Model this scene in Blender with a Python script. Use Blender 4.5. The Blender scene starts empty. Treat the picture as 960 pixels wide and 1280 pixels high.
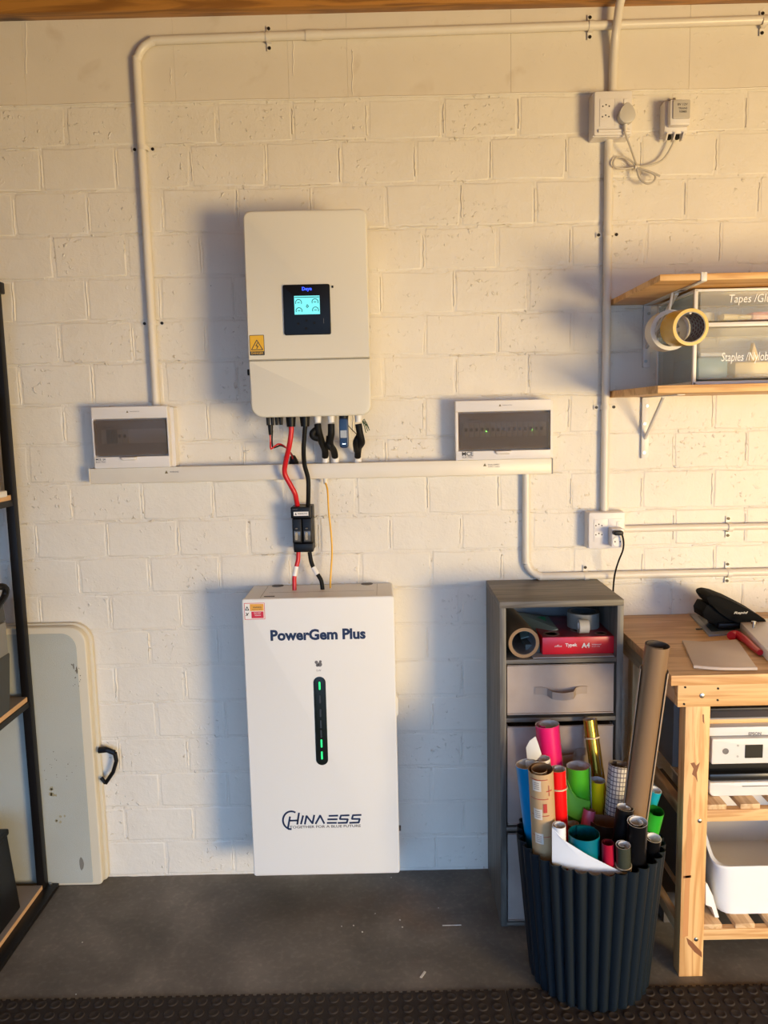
import bpy, bmesh, math, random
from mathutils import Vector, Matrix, noise
random.seed(7)
S = bpy.context.scene
COL = S.collection
# ---------------------------------------------------------------- camera
F_PX, CAM_D, CAM_H = 970.0, 2.45, 1.517
FWD = Vector((-0.00268016, 0.99264851, -0.12100314)).normalized()
RGT = Vector((0.99974738, -0.0000404973, -0.0224761)); RGT = (RGT - FWD * RGT.dot(FWD)).normalized()
UPV = RGT.cross(FWD).normalized()
CAM = Vector((0, -CAM_D, CAM_H))
cd = bpy.data.cameras.new('camera'); cam = bpy.data.objects.new('camera', cd); COL.objects.link(cam)
cd.sensor_fit = 'VERTICAL'; cd.sensor_height = 24; cd.lens = F_PX / 1280 * 24; cd.clip_start = 0.02
cam.matrix_world = Matrix(((RGT.x, UPV.x, -FWD.x, CAM.x), (RGT.y, UPV.y, -FWD.y, CAM.y), (RGT.z, UPV.z, -FWD.z, CAM.z), (0, 0, 0, 1)))
S.camera = cam
# ---------------------------------------------------------------- world and light
w = bpy.data.worlds.new('world'); S.world = w; w.use_nodes = True
bg = w.node_tree.nodes['Background']
bg.inputs[0].default_value = (0.32, 0.57, 0.97, 1); bg.inputs[1].default_value = 4.4
def area(name, loc, target, sx, sy, col, power):
    l = bpy.data.lights.new(name, 'AREA'); l.shape = 'RECTANGLE'; l.size = sx; l.size_y = sy; l.color = col; l.energy = power
    o = bpy.data.objects.new(name, l); COL.objects.link(o); o.location = loc
    o.rotation_euler = (Vector(target) - Vector(loc)).to_track_quat('-Z', 'Y').to_euler(); return o
# low evening sun glowing through the open garage door, to the right behind the camera
area('evening_glow', (3.05, -3.8, 0.80), (0.2, 0, 1.0), 1.5, 1.1, (1.0, 0.72, 0.33), 250)
S.view_settings.view_transform = 'Standard'; S.view_settings.look = 'None'; S.view_settings.gamma = 1.0
S.view_settings.use_curve_mapping = False; S.view_settings.exposure = 0.03
# ---------------------------------------------------------------- helpers
def at(px, py, y=0.0):
    """world point where the sight line of a photo pixel meets the vertical plane at depth y"""
    d = FWD + RGT * ((px - 480) / F_PX) + UPV * ((640 - py) / F_PX)
    return CAM + d * ((y - CAM.y) / d.y)
def on(px, py, z=0.0):
    d = FWD + RGT * ((px - 480) / F_PX) + UPV * ((640 - py) / F_PX)
    return CAM + d * ((z - CAM.z) / d.z)
def proj(p):
    v = Vector(p) - CAM; k = v.dot(FWD)
    return 480 + F_PX * v.dot(RGT) / k, 640 - F_PX * v.dot(UPV) / k
MW = {}
def tag(o, label=None, cat=None, group=None, kind=None):
    if label: o['label'] = label
    if cat: o['category'] = cat
    if group: o['group'] = group
    if kind: o['kind'] = kind
    return o
def root(name, label, cat, loc, group=None, kind=None):
    o = bpy.data.objects.new(name, None); o.empty_display_size = 0.05; COL.objects.link(o); o.location = loc
    MW[o.name] = Vector(loc); return tag(o, label, cat, group, kind)
class G:
    def __init__(s): s.b = bmesh.new()
    def _add(s, vs, fs, mi=0):
        v = [s.b.verts.new(p) for p in vs]; out = []
        for f in fs:
            try: fc = s.b.faces.new([v[i] for i in f]); fc.material_index = mi; out.append(fc)
            except ValueError: pass
        return v, out
    def box(s, a, b, bev=0, mi=0, seg=2):
        x0, x1 = sorted((a[0], b[0])); y0, y1 = sorted((a[1], b[1])); z0, z1 = sorted((a[2], b[2]))
        vs = [(x0,y0,z0),(x1,y0,z0),(x1,y1,z0),(x0,y1,z0),(x0,y0,z1),(x1,y0,z1),(x1,y1,z1),(x0,y1,z1)]
        v, f = s._add(vs, [(0,3,2,1),(4,5,6,7),(0,1,5,4),(1,2,6,5),(2,3,7,6),(3,0,4,7)], mi)
        if bev:
            es = {e for q in f for e in q.edges}
            r = bmesh.ops.bevel(s.b, geom=list(es), offset=bev, segments=seg, affect='EDGES', profile=0.5, clamp_overlap=True)
            for q in r['faces']: q.material_index = mi
        return s
    def poly(s, pts, mi=0):
        s._add(pts, [tuple(range(len(pts)))], mi); return s
    def prism(s, pts, d, mi=0, bev=0):
        n = len(pts); d = Vector(d); P = [Vector(p) for p in pts]
        vs = P + [p + d for p in P]
        fs = [tuple(range(n)), tuple(range(2*n-1, n-1, -1))] + [(i, (i+1) % n + 0, (i+1) % n + n, i+n)[::-1] for i in range(n)]
        v, f = s._add(vs, fs, mi)
        if bev:
            es = {e for q in f for e in q.edges}
            bmesh.ops.bevel(s.b, geom=list(es), offset=bev, segments=2, affect='EDGES', profile=0.5, clamp_overlap=True)
        return s
    def rr(s, x0, x1, z0, z1, y0, y1, rad, bev=0, mi=0, n=6):
        """rounded rectangle in XZ, from the wall side y0 to the front y1 (y1 < y0); rad = r or (bl, br, tr, tl)"""
        if not isinstance(rad, tuple): rad = (rad,) * 4
        def ring(ins, y):
            out = []
            for (cx, cz, a0, r) in ((x0+rad[0], z0+rad[0], 180, rad[0]), (x1-rad[1], z0+rad[1], 270, rad[1]), (x1-rad[2], z1-rad[2], 0, rad[2]), (x0+rad[3], z1-rad[3], 90, rad[3])):
                for k in range(n+1):
                    a = math.radians(a0 + 90*k/n); q = max(r-ins, 0.0002)
                    out.append((cx + q*math.cos(a), y, cz + q*math.sin(a)))
            return out
        rings = [ring(0, y0), ring(0, y1+bev)]
        if bev:
            for k in range(1, 4):
                a = k*math.pi/6; rings.append(ring(bev*(1-math.cos(a)), y1+bev*(1-math.sin(a))))
        m = len(rings[0]); vs = [p for r in rings for p in r]; fs = []
        for j in range(len(rings)-1):
            for i in range(m): fs.append((j*m+i, j*m+(i+1) % m, (j+1)*m+(i+1) % m, (j+1)*m+i))
        fs.append(tuple(range(m-1, -1, -1))); fs.append(tuple((len(rings)-1)*m+i for i in range(m)))
        s._add(vs, fs, mi); return s
    def cyl(s, p0, p1, r0, r1=None, seg=20, cap=True, mi=0, capmi=None):
        r1 = r0 if r1 is None else r1; p0 = Vector(p0); p1 = Vector(p1); d = (p1-p0).normalized()
        u = d.orthogonal().normalized(); v = d.cross(u); vs = []
        for p, r in ((p0, r0), (p1, r1)):
            for i in range(seg):
                a = 2*math.pi*i/seg; vs.append(p + (u*math.cos(a) + v*math.sin(a))*r)
        s._add(vs, [(i, (i+1) % seg, (i+1) % seg+seg, i+seg) for i in range(seg)], mi)
        if cap:
            c = mi if capmi is None else capmi
            s._add(vs[:seg], [tuple(range(seg-1, -1, -1))], c); s._add(vs[seg:], [tuple(range(seg))], c)
            bmesh.ops.remove_doubles(s.b, verts=s.b.verts, dist=1e-6)
        return s
    def pipe(s, p0, p1, ro, ri, seg=28, mi=0, mj=None, r1=1.0):
        """open tube with wall thickness"""
        mj = mi if mj is None else mj
        p0 = Vector(p0); p1 = Vector(p1); d = (p1-p0).normalized(); u = d.orthogonal().normalized(); v = d.cross(u)
        R = [(p0, ro), (p1, ro*r1), (p1, ri*r1), (p0, ri)]; vs = []
        for p, r in R:
            for i in range(seg):
                a = 2*math.pi*i/seg; vs.append(p + (u*math.cos(a) + v*math.sin(a))*r)
        m = (mi, mj, mj, mj); v_ = [s.b.verts.new(q) for q in vs]
        for j in range(4):
            for i in range(seg):
                f = s.b.faces.new([v_[j*seg+i], v_[j*seg+(i+1) % seg], v_[((j+1) % 4)*seg+(i+1) % seg], v_[((j+1) % 4)*seg+i]]); f.material_index = m[j]
        return s
    def tube(s, pts, r, seg=10, sub=6, mi=0, closed=False):
        P = [Vector(p) for p in pts]
        if sub > 1 and len(P) > 2:
            Q = []; n = len(P)
            for i in range(n-1):
                a, b, c, d = P[max(i-1, 0)], P[i], P[i+1], P[min(i+2, n-1)]
                for k in range(sub):
                    t = k/sub; Q.append(0.5*((2*b) + (c-a)*t + (2*a-5*b+4*c-d)*t*t + (3*b-a-3*c+d)*t**3))
            Q.append(P[-1]); P = Q
        rs = r if isinstance(r, (list, tuple)) else None
        u = None; vs = []
        for i, p in enumerate(P):
            t = (P[min(i+1, len(P)-1)] - P[max(i-1, 0)]).normalized()
            if u is None: u = t.orthogonal().normalized()
            u = (u - t*u.dot(t)).normalized(); v = t.cross(u)
            rr_ = r if rs is None else rs[0] + (rs[1]-rs[0])*i/(len(P)-1)
            for k in range(seg):
                a = 2*math.pi*k/seg; vs.append(p + (u*math.cos(a)+v*math.sin(a))*rr_)
        n = len(P); fs = [(j*seg+i, j*seg+(i+1) % seg, (j+1)*seg+(i+1) % seg, (j+1)*seg+i) for j in range(n-1) for i in range(seg)]
        fs += [tuple(range(seg-1, -1, -1)), tuple((n-1)*seg+i for i in range(seg))]
        s._add(vs, fs, mi); return s
    def lathe(s, c, prof, seg=32, mi=0, axis='z'):
        c = Vector(c); vs = []
        for r, h in prof:
            for i in range(seg):
                a = 2*math.pi*i/seg
                q = Vector((r*math.cos(a), r*math.sin(a), h)) if axis == 'z' else (Vector((r*math.cos(a), -h, r*math.sin(a))) if axis == 'y' else Vector((h, r*math.cos(a), r*math.sin(a))))
                vs.append(c+q)
        n = len(prof); fs = [(j*seg+i, j*seg+(i+1) % seg, (j+1)*seg+(i+1) % seg, (j+1)*seg+i) for j in range(n-1) for i in range(seg)]
        if prof[0][0] > 0: fs.append(tuple(range(seg-1, -1, -1)))
        if prof[-1][0] > 0: fs.append(tuple((n-1)*seg+i for i in range(seg)))
        s._add(vs, fs, mi); return s
    def obj(s, name, mats, parent=None, label=None, cat=None, group=None, kind=None, smooth=True, ang=35):
        if not isinstance(mats, (list, tuple)): mats = [mats]
        b = s.b; bmesh.ops.recalc_face_normals(b, faces=b.faces)
        if parent is None:
            xs = [v.co.x for v in b.verts]; ys = [v.co.y for v in b.verts]; zs = [v.co.z for v in b.verts]
            org = Vector(((min(xs)+max(xs))/2, (min(ys)+max(ys))/2, min(zs)))
        else: org = MW[parent.name]
        for v in b.verts: v.co -= org
        me = bpy.data.meshes.new(name); b.to_mesh(me); b.free()
        for m in mats: me.materials.append(m)
        if smooth:
            for p in me.polygons: p.use_smooth = True
            me.set_sharp_from_angle(angle=math.radians(ang))
        o = bpy.data.objects.new(name, me); COL.objects.link(o); MW[o.name] = org
        if parent is None: o.location = org
        else: o.parent = parent
        return tag(o, label, cat, group, kind)
def text(s, center, width, mat, parent, height=None, bold=0.0, shear=0.0, name='lettering', normal='-y', label=None):
    c = bpy.data.curves.new('t', 'FONT'); c.body = s; c.size = 1; c.offset = bold; c.shear = shear; c.resolution_u = 3
    o = bpy.data.objects.new('t', c); COL.objects.link(o)
    me = bpy.data.meshes.new_from_object(o.evaluated_get(bpy.context.evaluated_depsgraph_get()))
    COL.objects.unlink(o); bpy.data.objects.remove(o); bpy.data.curves.remove(c)
    xs = [v.co.x for v in me.vertices]; ys = [v.co.y for v in me.vertices]
    cx, cy = (min(xs)+max(xs))/2, (min(ys)+max(ys))/2; k = width/(max(xs)-min(xs)); ky = k if height is None else height/(max(ys)-min(ys))
    C0 = Vector(center) - MW[parent.name]
    for v in me.vertices:
        a, b_ = (v.co.x-cx)*k, (v.co.y-cy)*ky
        v.co = C0 + (Vector((a, 0, b_)) if normal == '-y' else Vector((a, b_, 0)))
    me.materials.clear(); me.materials.append(mat); me.name = name
    q = bpy.data.objects.new(name, me); COL.objects.link(q); q.parent = parent; MW[q.name] = MW[parent.name]
    if label: q['label'] = label
    return q
def strokes(g, lines, wd, y):
    """flat printed strokes (x, z polylines) on the plane y"""
    for L in lines:
        for i in range(len(L)-1):
            a = Vector(L[i]); b = Vector(L[i+1]); d = (b-a)
            if d.length < 1e-7: continue
            d.normalize(); n = Vector((-d.y, d.x))*wd/2; e = d*wd*0.22
            q = [a-e+n, a-e-n, b+e-n, b+e+n]
            g.poly([(p.x, y - i*0.00002, p.y) for p in q])
# ---------------------------------------------------------------- materials
def new_mat(name):
    m = bpy.data.materials.new(name); m.use_nodes = True; nt = m.node_tree
    return m, nt, nt.nodes['Principled BSDF']
def flat(name, col, rough=0.5, metal=0.0, bump=0.0, bscale=200, var=0.0, vscale=8, coat=0, spec=None, alpha=None, trans=0):
    m, nt, b = new_mat(name); N, L = nt.nodes, nt.links
    b.inputs['Base Color'].default_value = (*col, 1); b.inputs['Roughness'].default_value = rough; b.inputs['Metallic'].default_value = metal
    if spec is not None: b.inputs['Specular IOR Level'].default_value = spec
    if coat: b.inputs['Coat Weight'].default_value = coat
    if trans: b.inputs['Transmission Weight'].default_value = trans
    if var or bump: tc = N.new('ShaderNodeTexCoord')
    if var:
        n = N.new('ShaderNodeTexNoise'); n.inputs['Scale'].default_value = vscale; n.inputs['Detail'].default_value = 5
        L.new(tc.outputs['Object'], n.inputs['Vector'])
        r = N.new('ShaderNodeValToRGB'); r.color_ramp.elements[0].position = 0.3; r.color_ramp.elements[1].position = 0.75
        r.color_ramp.elements[0].color = (*[c*(1-var) for c in col], 1); r.color_ramp.elements[1].color = (*[min(1, c*(1+var*0.5)) for c in col], 1)
        L.new(n.outputs['Fac'], r.inputs['Fac']); L.new(r.outputs['Color'], b.inputs['Base Color'])
    if bump:
        n = N.new('ShaderNodeTexNoise'); n.inputs['Scale'].default_value = bscale; n.inputs['Detail'].default_value = 3
        L.new(tc.outputs['Object'], n.inputs['Vector']); q = N.new('ShaderNodeBump'); q.inputs['Strength'].default_value = bump; q.inputs['Distance'].default_value = 0.002
        L.new(n.outputs['Fac'], q.inputs['Height']); L.new(q.outputs['Normal'], b.inputs['Normal'])
    return m
def emit(name, col, st):
    m, nt, b = new_mat(name); b.inputs['Base Color'].default_value = (*col, 1); b.inputs['Emission Color'].default_value = (*col, 1); b.inputs['Emission Strength'].default_value = st; return m
def wood(name, c0, c1, axis='x', scale=1.0, rough=0.5, knots=True):
    m, nt, b = new_mat(name); N, L = nt.nodes, nt.links
    tc = N.new('ShaderNodeTexCoord'); mp = N.new('ShaderNodeMapping'); L.new(tc.outputs['Object'], mp.inputs['Vector'])
    st = {'x': (1.2, 14, 14), 'y': (14, 1.2, 14), 'z': (14, 14, 1.2)}[axis]
    mp.inputs['Scale'].default_value = [q*scale for q in st]
    n = N.new('ShaderNodeTexNoise'); n.inputs['Scale'].default_value = 1.6; n.inputs['Detail'].default_value = 6; n.inputs['Distortion'].default_value = 0.6
    L.new(mp.outputs['Vector'], n.inputs['Vector'])
    wv = N.new('ShaderNodeMath'); wv.operation = 'MULTIPLY'; wv.inputs[1].default_value = 26; L.new(n.outputs['Fac'], wv.inputs[0])
    sn = N.new('ShaderNodeMath'); sn.operation = 'SINE'; L.new(wv.outputs[0], sn.inputs[0])
    mr = N.new('ShaderNodeMapRange'); mr.inputs['From Min'].default_value = -1; L.new(sn.outputs[0], mr.inputs['Value'])
    r = N.new('ShaderNodeValToRGB'); r.color_ramp.elements[0].color = (*c0, 1); r.color_ramp.elements[1].color = (*c1, 1)
    r.color_ramp.elements[0].position = 0.0; r.color_ramp.elements[1].position = 0.8
    L.new(mr.outputs[0], r.inputs['Fac'])
    out = r.outputs['Color']
    if knots:
        mp2 = N.new('ShaderNodeMapping'); L.new(tc.outputs['Object'], mp2.inputs['Vector']); mp2.inputs['Scale'].default_value = [q*0.35*scale for q in {'x': (5, 12, 12), 'y': (12, 5, 12), 'z': (12, 12, 5)}[axis]]
        v = N.new('ShaderNodeTexVoronoi'); v.inputs['Scale'].default_value = 1.0; L.new(mp2.outputs['Vector'], v.inputs['Vector'])
        k = N.new('ShaderNodeValToRGB'); k.color_ramp.elements[0].position = 0.05; k.color_ramp.elements[1].position = 0.13
        k.color_ramp.elements[0].color = (1, 1, 1, 1); k.color_ramp.elements[1].color = (0, 0, 0, 1)
        L.new(v.outputs['Distance'], k.inputs['Fac'])
        mx = N.new('ShaderNodeMixRGB'); mx.inputs['Color2'].default_value = (c0[0]*0.3, c0[1]*0.22, c0[2]*0.18, 1)
        L.new(k.outputs['Color'], mx.inputs['Fac']); L.new(out, mx.inputs['Color1']); out = mx.outputs['Color']
    L.new(out, b.inputs['Base Color']); b.inputs['Roughness'].default_value = rough
    bp = N.new('ShaderNodeBump'); bp.inputs['Strength'].default_value = 0.15; bp.inputs['Distance'].default_value = 0.001
    L.new(mr.outputs[0], bp.inputs['Height']); L.new(bp.outputs['Normal'], b.inputs['Normal'])
    return m
def paint_wall(name, col, lump=1.0, rough=0.45, stain=0.0):
    """thick white paint over rough masonry: fine grain, soft waves and raised blobs"""
    m, nt, b = new_mat(name); N, L = nt.nodes, nt.links
    g = N.new('ShaderNodeNewGeometry')
    def nz(scale, det, dist=0):
        n = N.new('ShaderNodeTexNoise'); n.inputs['Scale'].default_value = scale; n.inputs['Detail'].default_value = det; n.inputs['Distortion'].default_value = dist
        L.new(g.outputs['Position'], n.inputs['Vector']); return n.outputs['Fac']
    def mr(src, a, b_, c, d):
        q = N.new('ShaderNodeMapRange'); L.new(src, q.inputs['Value'])
        for k, v in zip(('From Min', 'From Max', 'To Min', 'To Max'), (a, b_, c, d)): q.inputs[k].default_value = v
        q.clamp = True; return q.outputs[0]
    def add(x, y):
        q = N.new('ShaderNodeMath'); q.operation = 'ADD'; L.new(x, q.inputs[0]); L.new(y, q.inputs[1]); return q.outputs[0]
    def mul(x, y):
        q = N.new('ShaderNodeMath'); q.operation = 'MULTIPLY'; L.new(x, q.inputs[0]); L.new(y, q.inputs[1]); return q.outputs[0]
    fine = mr(nz(160, 4), 0.3, 0.7, 0, 0.10*lump)
    wave = mr(nz(22, 4, 0.4), 0.25, 0.75, 0, 0.55*lump)
    blob = mul(mr(nz(75, 2, 0.3), 0.62, 0.76, 0, 1.1*lump), mr(nz(6, 2), 0.45, 0.62, 0, 1.0))
    h = add(add(fine, wave), blob)
    bp = N.new('ShaderNodeBump'); bp.inputs['Strength'].default_value = 0.95; bp.inputs['Distance'].default_value = 0.0028
    L.new(h, bp.inputs['Height']); L.new(bp.outputs['Normal'], b.inputs['Normal'])
    r = N.new('ShaderNodeValToRGB'); r.color_ramp.elements[0].position = 0.3; r.color_ramp.elements[1].position = 0.7
    r.color_ramp.elements[0].color = (*[c*0.95 for c in col], 1); r.color_ramp.elements[1].color = (*col, 1)
    L.new(nz(7, 5), r.inputs['Fac']); out = r.outputs['Color']
    pit = N.new('ShaderNodeMixRGB'); pit.inputs['Color2'].default_value = (0.16, 0.12, 0.08, 1)      # tiny bare pinholes
    L.new(mul(mr(nz(120, 1), 0.80, 0.83, 0, 0.7), mr(nz(5, 2), 0.52, 0.6, 0, 1)), pit.inputs['Fac']); L.new(out, pit.inputs['Color1']); out = pit.outputs['Color']
    if stain:
        st = N.new('ShaderNodeMixRGB'); st.inputs['Color2'].default_value = (0.42, 0.30, 0.17, 1)
        L.new(mr(nz(9, 3, 0.5), 0.60, 0.78, 0, stain), st.inputs['Fac']); L.new(out, st.inputs['Color1']); out = st.outputs['Color']
    L.new(out, b.inputs['Base Color']); b.inputs['Roughness'].default_value = rough; b.inputs['Specular IOR Level'].default_value = 0.35
    return m
def concrete():
    m, nt, b = new_mat('concrete_floor'); N, L = nt.nodes, nt.links
    g = N.new('ShaderNodeNewGeometry')
    def nz(scale, det, dist=0):
        n = N.new('ShaderNodeTexNoise'); n.inputs['Scale'].default_value = scale; n.inputs['Detail'].default_value = det; n.inputs['Distortion'].default_value = dist
        L.new(g.outputs['Position'], n.inputs['Vector']); return n.outputs['Fac']
    r = N.new('ShaderNodeValToRGB'); e = r.color_ramp.elements
    e[0].position = 0.3; e[0].color = (0.090, 0.078, 0.062, 1); e[1].position = 0.72; e[1].color = (0.250, 0.220, 0.178, 1)
    q = e.new(0.5); q.color = (0.150, 0.130, 0.105, 1)
    L.new(nz(3.5, 8, 0.4), r.inputs['Fac'])
    r2 = N.new('ShaderNodeValToRGB'); e = r2.color_ramp.elements; e[0].position = 0.58; e[0].color = (0, 0, 0, 1); e[1].position = 0.75; e[1].color = (0.7, 0.7, 0.7, 1)
    L.new(nz(2.1, 3), r2.inputs['Fac']); mx = N.new('ShaderNodeMixRGB'); mx.inputs['Color2'].default_value = (0.16, 0.085, 0.04, 1)
    L.new(r2.outputs['Color'], mx.inputs['Fac']); L.new(r.outputs['Color'], mx.inputs['Color1'])
    r3 = N.new('ShaderNodeValToRGB'); e = r3.color_ramp.elements; e[0].position = 0.5; e[0].color = (0.92, 0.92, 0.92, 1); e[1].position = 0.8; e[1].color = (1.3, 1.3, 1.3, 1)
    L.new(nz(60, 6), r3.inputs['Fac']); mm = N.new('ShaderNodeMixRGB'); mm.blend_type = 'MULTIPLY'; mm.inputs['Fac'].default_value = 1
    L.new(mx.outputs['Color'], mm.inputs['Color1']); L.new(r3.outputs['Color'], mm.inputs['Color2'])
    L.new(mm.outputs['Color'], b.inputs['Base Color']); b.inputs['Roughness'].default_value = 0.62
    bp = N.new('ShaderNodeBump'); bp.inputs['Strength'].default_value = 0.25; bp.inputs['Distance'].default_value = 0.002
    L.new(nz(90, 5), bp.inputs['Height']); L.new(bp.outputs['Normal'], b.inputs['Normal'])
    return m
def clear(name, col, rough=0.08, mixf=0.75):
    """thin clear plastic: mostly see-through with gloss"""
    m = bpy.data.materials.new(name); m.use_nodes = True; nt = m.node_tree; N, L = nt.nodes, nt.links
    b = N['Principled BSDF']; b.inputs['Base Color'].default_value = (*col, 1); b.inputs['Roughness'].default_value = rough
    t = N.new('ShaderNodeBsdfTransparent'); t.inputs[0].default_value = (*[min(1, c*1.05) for c in col], 1); mx = N.new('ShaderNodeMixShader'); mx.inputs[0].default_value = 1-mixf
    L.new(t.outputs[0], mx.inputs[1]); L.new(b.outputs[0], mx.inputs[2]); L.new(mx.outputs[0], N['Material Output'].inputs[0]); return m
M_wall = paint_wall('white_brick_paint', (0.79, 0.745, 0.66), 1.0)
M_joint = paint_wall('white_mortar_paint', (0.78, 0.735, 0.65), 1.8)
M_lintel = paint_wall('smooth_wall_paint', (0.76, 0.70, 0.60), 0.3, stain=0.35)
M_conc = concrete()
M_pvc = flat('white_pvc', (0.77, 0.72, 0.63), 0.35, var=0.04, vscale=12)
M_plastic = flat('white_plastic', (0.76, 0.73, 0.71), 0.4)
M_cream = flat('cream_coated_metal', (0.74, 0.71, 0.62), 0.5, bump=0.12, bscale=600, spec=0.35)
M_batt = flat('white_coated_metal', (0.80, 0.79, 0.76), 0.38, bump=0.12, bscale=600)
M_black = flat('black_plastic', (0.005, 0.005, 0.006), 0.42, spec=0.25)
M_blackr = flat('black_rubber', (0.006, 0.006, 0.006), 0.6, spec=0.25)
M_dark = flat('dark_metal', (0.007, 0.006, 0.006), 0.45, bump=0.1, spec=0.25)
M_screw = flat('steel_screw', (0.45, 0.43, 0.40), 0.3, metal=1.0)
M_dkscrew = flat('dark_screw', (0.03, 0.025, 0.02), 0.4, metal=0.6)
M_red = flat('red_cable', (0.62, 0.012, 0.02), 0.35)
M_yellow = flat('yellow_cable', (0.80, 0.42, 0.02), 0.4)
M_navy = flat('navy_print', (0.008, 0.022, 0.075), 0.4)
M_ink = flat('dark_ink', (0.03, 0.03, 0.03), 0.5)
M_greyink = flat('grey_ink', (0.16, 0.15, 0.15), 0.5)
M_white = flat('white_print', (0.82, 0.80, 0.78), 0.45)
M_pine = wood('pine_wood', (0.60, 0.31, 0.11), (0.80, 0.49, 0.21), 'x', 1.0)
M_pinez = wood('pine_upright', (0.60, 0.31, 0.11), (0.80, 0.49, 0.21), 'z', 1.0)
M_piney = wood('pine_slat', (0.50, 0.30, 0.14), (0.68, 0.46, 0.25), 'y', 1.0)
M_shelf = wood('shelf_pine', (0.62, 0.32, 0.10), (0.82, 0.50, 0.20), 'x', 0.9, knots=False)
M_top = wood('bench_top_wood', (0.46, 0.26, 0.11), (0.64, 0.40, 0.19), 'x', 1.1, rough=0.45)
M_beam = wood('varnished_beam', (0.26, 0.11, 0.02), (0.46, 0.21, 0.04), 'x', 1.0, rough=0.4)
M_greywood = wood('grey_laminate', (0.105, 0.092, 0.075), (0.175, 0.155, 0.128), 'x', 1.2, knots=False)
M_greywoodz = wood('grey_laminate_upright', (0.092, 0.083, 0.070), (0.155, 0.142, 0.122), 'z', 1.2, knots=False)
# ================================================================ THE SETTING
X0, X1 = -1.72, 1.58
LINT = 2.466
wall = G().box((X0-0.6, 0.0, 0), (X1+0.6, 0.14, 2.95)).obj('wall_back', M_joint, kind='structure', smooth=False, label='white painted brick back wall')
# bricks: eight irregular shapes shared by all courses
zs = [2.460, 2.344, 2.217, 2.088, 1.960, 1.830, 1.704, 1.576, 1.454, 1.332, 1.208, 1.090, 0.972, 0.852, 0.731, 0.608, 0.486, 0.365, 0.244, 0.124, 0.004]
offs = [-0.934, -1.018, -1.110, -1.000, -1.132, -0.998, -1.131, -1.004, -1.125, -0.999, -1.119, -0.990, -1.123, -1.005, -1.120, -0.995, -1.125, -1.0, -1.12, -0.99]
PIT = 0.2262
def brick_mesh(seed):
    rnd = random.Random(seed); wd, hg = PIT-0.010, 0.1125
    def outline(ins, y, amp):
        out = []; hx, hz = wd/2-ins, hg/2-ins
        pts = [(-1, -1), (-.34, -1), (.33, -1), (1, -1), (1, 0), (1, 1), (.36, 1), (-.3, 1), (-1, 1), (-1, 0)]
        for k, (u, v) in enumerate(pts): out.append((u*hx+J[k][0]*amp, y, v*hz+J[k][1]*amp))
        return out
    J = [((rnd.random()-.5)*0.005, (rnd.random()-.5)*0.0045) for _ in range(10)]
    r0, r1, r2 = outline(-0.001, 0.0, 1), outline(0.0012, -0.0014, 1), outline(0.0042, -0.0022-rnd.random()*0.0006, 1)
    vs = r0+r1+r2; n = 10; fs = [(j*n+i, j*n+(i+1) % n, (j+1)*n+(i+1) % n, (j+1)*n+i) for j in (0, 1) for i in range(n)] + [tuple(2*n+i for i in range(n))]
    me = bpy.data.meshes.new('brick'); me.from_pydata(vs, [], fs); me.materials.append(M_wall)
    for k, p in enumerate(me.polygons): p.use_smooth = True
    # keep the face flat: the big face carries its own normal
    nl = []
    for p in me.polygons:
        for li in p.loop_indices:
            v = me.loops[li].vertex_index
            nl.append((0, -1, 0) if v >= 2*n else tuple(me.vertices[v].normal))
    me.normals_split_custom_set(nl)
    return me
bricks = [brick_mesh(s) for s in range(8)]
worg = MW[wall.name]
rb = random.Random(3)
for c in range(20):
    z1, z0 = zs[c], zs[c+1]; x = offs[c]
    while x - PIT > X0: x -= PIT
    while x + PIT < X1 + 0.02:
        o = bpy.data.objects.new('brick', rb.choice(bricks)); COL.objects.link(o); o.parent = wall
        o.location = Vector((x + PIT/2, -0.0001 + rb.random()*0.0011, (z0+z1)/2)) - worg
        o.rotation_euler = ((rb.random()-0.5)*0.004, (rb.random()-0.5)*0.012, (rb.random()-0.5)*0.004)
        o.scale = (1, 1, (z1-z0-0.0095)/0.1125)
        x += PIT
# ragged ridges of mortar and thick paint squeezed out along the joints
gv, gh = G(), G(); rm = random.Random(21)
for c in range(20):
    z1, z0 = zs[c], zs[c+1]; x = offs[c]
    while x - PIT > X0: x -= PIT
    while x < X1:
        if rm.random() < 0.8:
            h = z1-z0-0.012; a = z0+0.006+rm.random()*0.02; b = z1-0.006-rm.random()*0.02; n = 7; s = (rm.random()-.5)*0.007
            gv.tube([(x+s+(rm.random()-.5)*0.0028, 0.0006-rm.random()*0.0012, a+(b-a)*k/n) for k in range(n+1)], 0.0022+rm.random()*0.0012, 5, 2)
        if rm.random() < 0.75:
            L_ = 0.03+rm.random()*0.13; x_ = x+rm.random()*0.12; n = 6; dz = (rm.random()-.5)*0.007
            gh.tube([(x_+L_*k/n, 0.0005-rm.random()*0.0016, z0+dz+(rm.random()-.5)*0.0035) for k in range(n+1)], 0.0018+rm.random()*0.0012, 5, 2)
        x += PIT
gv.obj('mortar_ridge', M_joint, wall, kind='stuff'); gh.obj('bed_ridge', M_joint, wall, kind='stuff')
# smooth concrete band above the bricks, in lengths with fine joints
for a, b in ((X0, -1.046), (-1.046, -0.60), (-0.60, -0.262), (-0.262, -0.086), (-0.086, 0.40), (0.40, 0.93), (0.93, X1)):
    G().box((a+0.0003, -0.0012, LINT), (b-0.0003, 0.01, 2.72), 0.0005, seg=1).obj('lintel_panel', M_lintel, wall)
# paint ridge under the lintel
G().tube([(X0+i*0.11, -0.0028-0.0006*(i % 3), LINT-0.001+0.0012*math.sin(i*1.7)) for i in range(31)], 0.0028, 6, 2).obj('paint_ridge', M_wall, wall)
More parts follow.
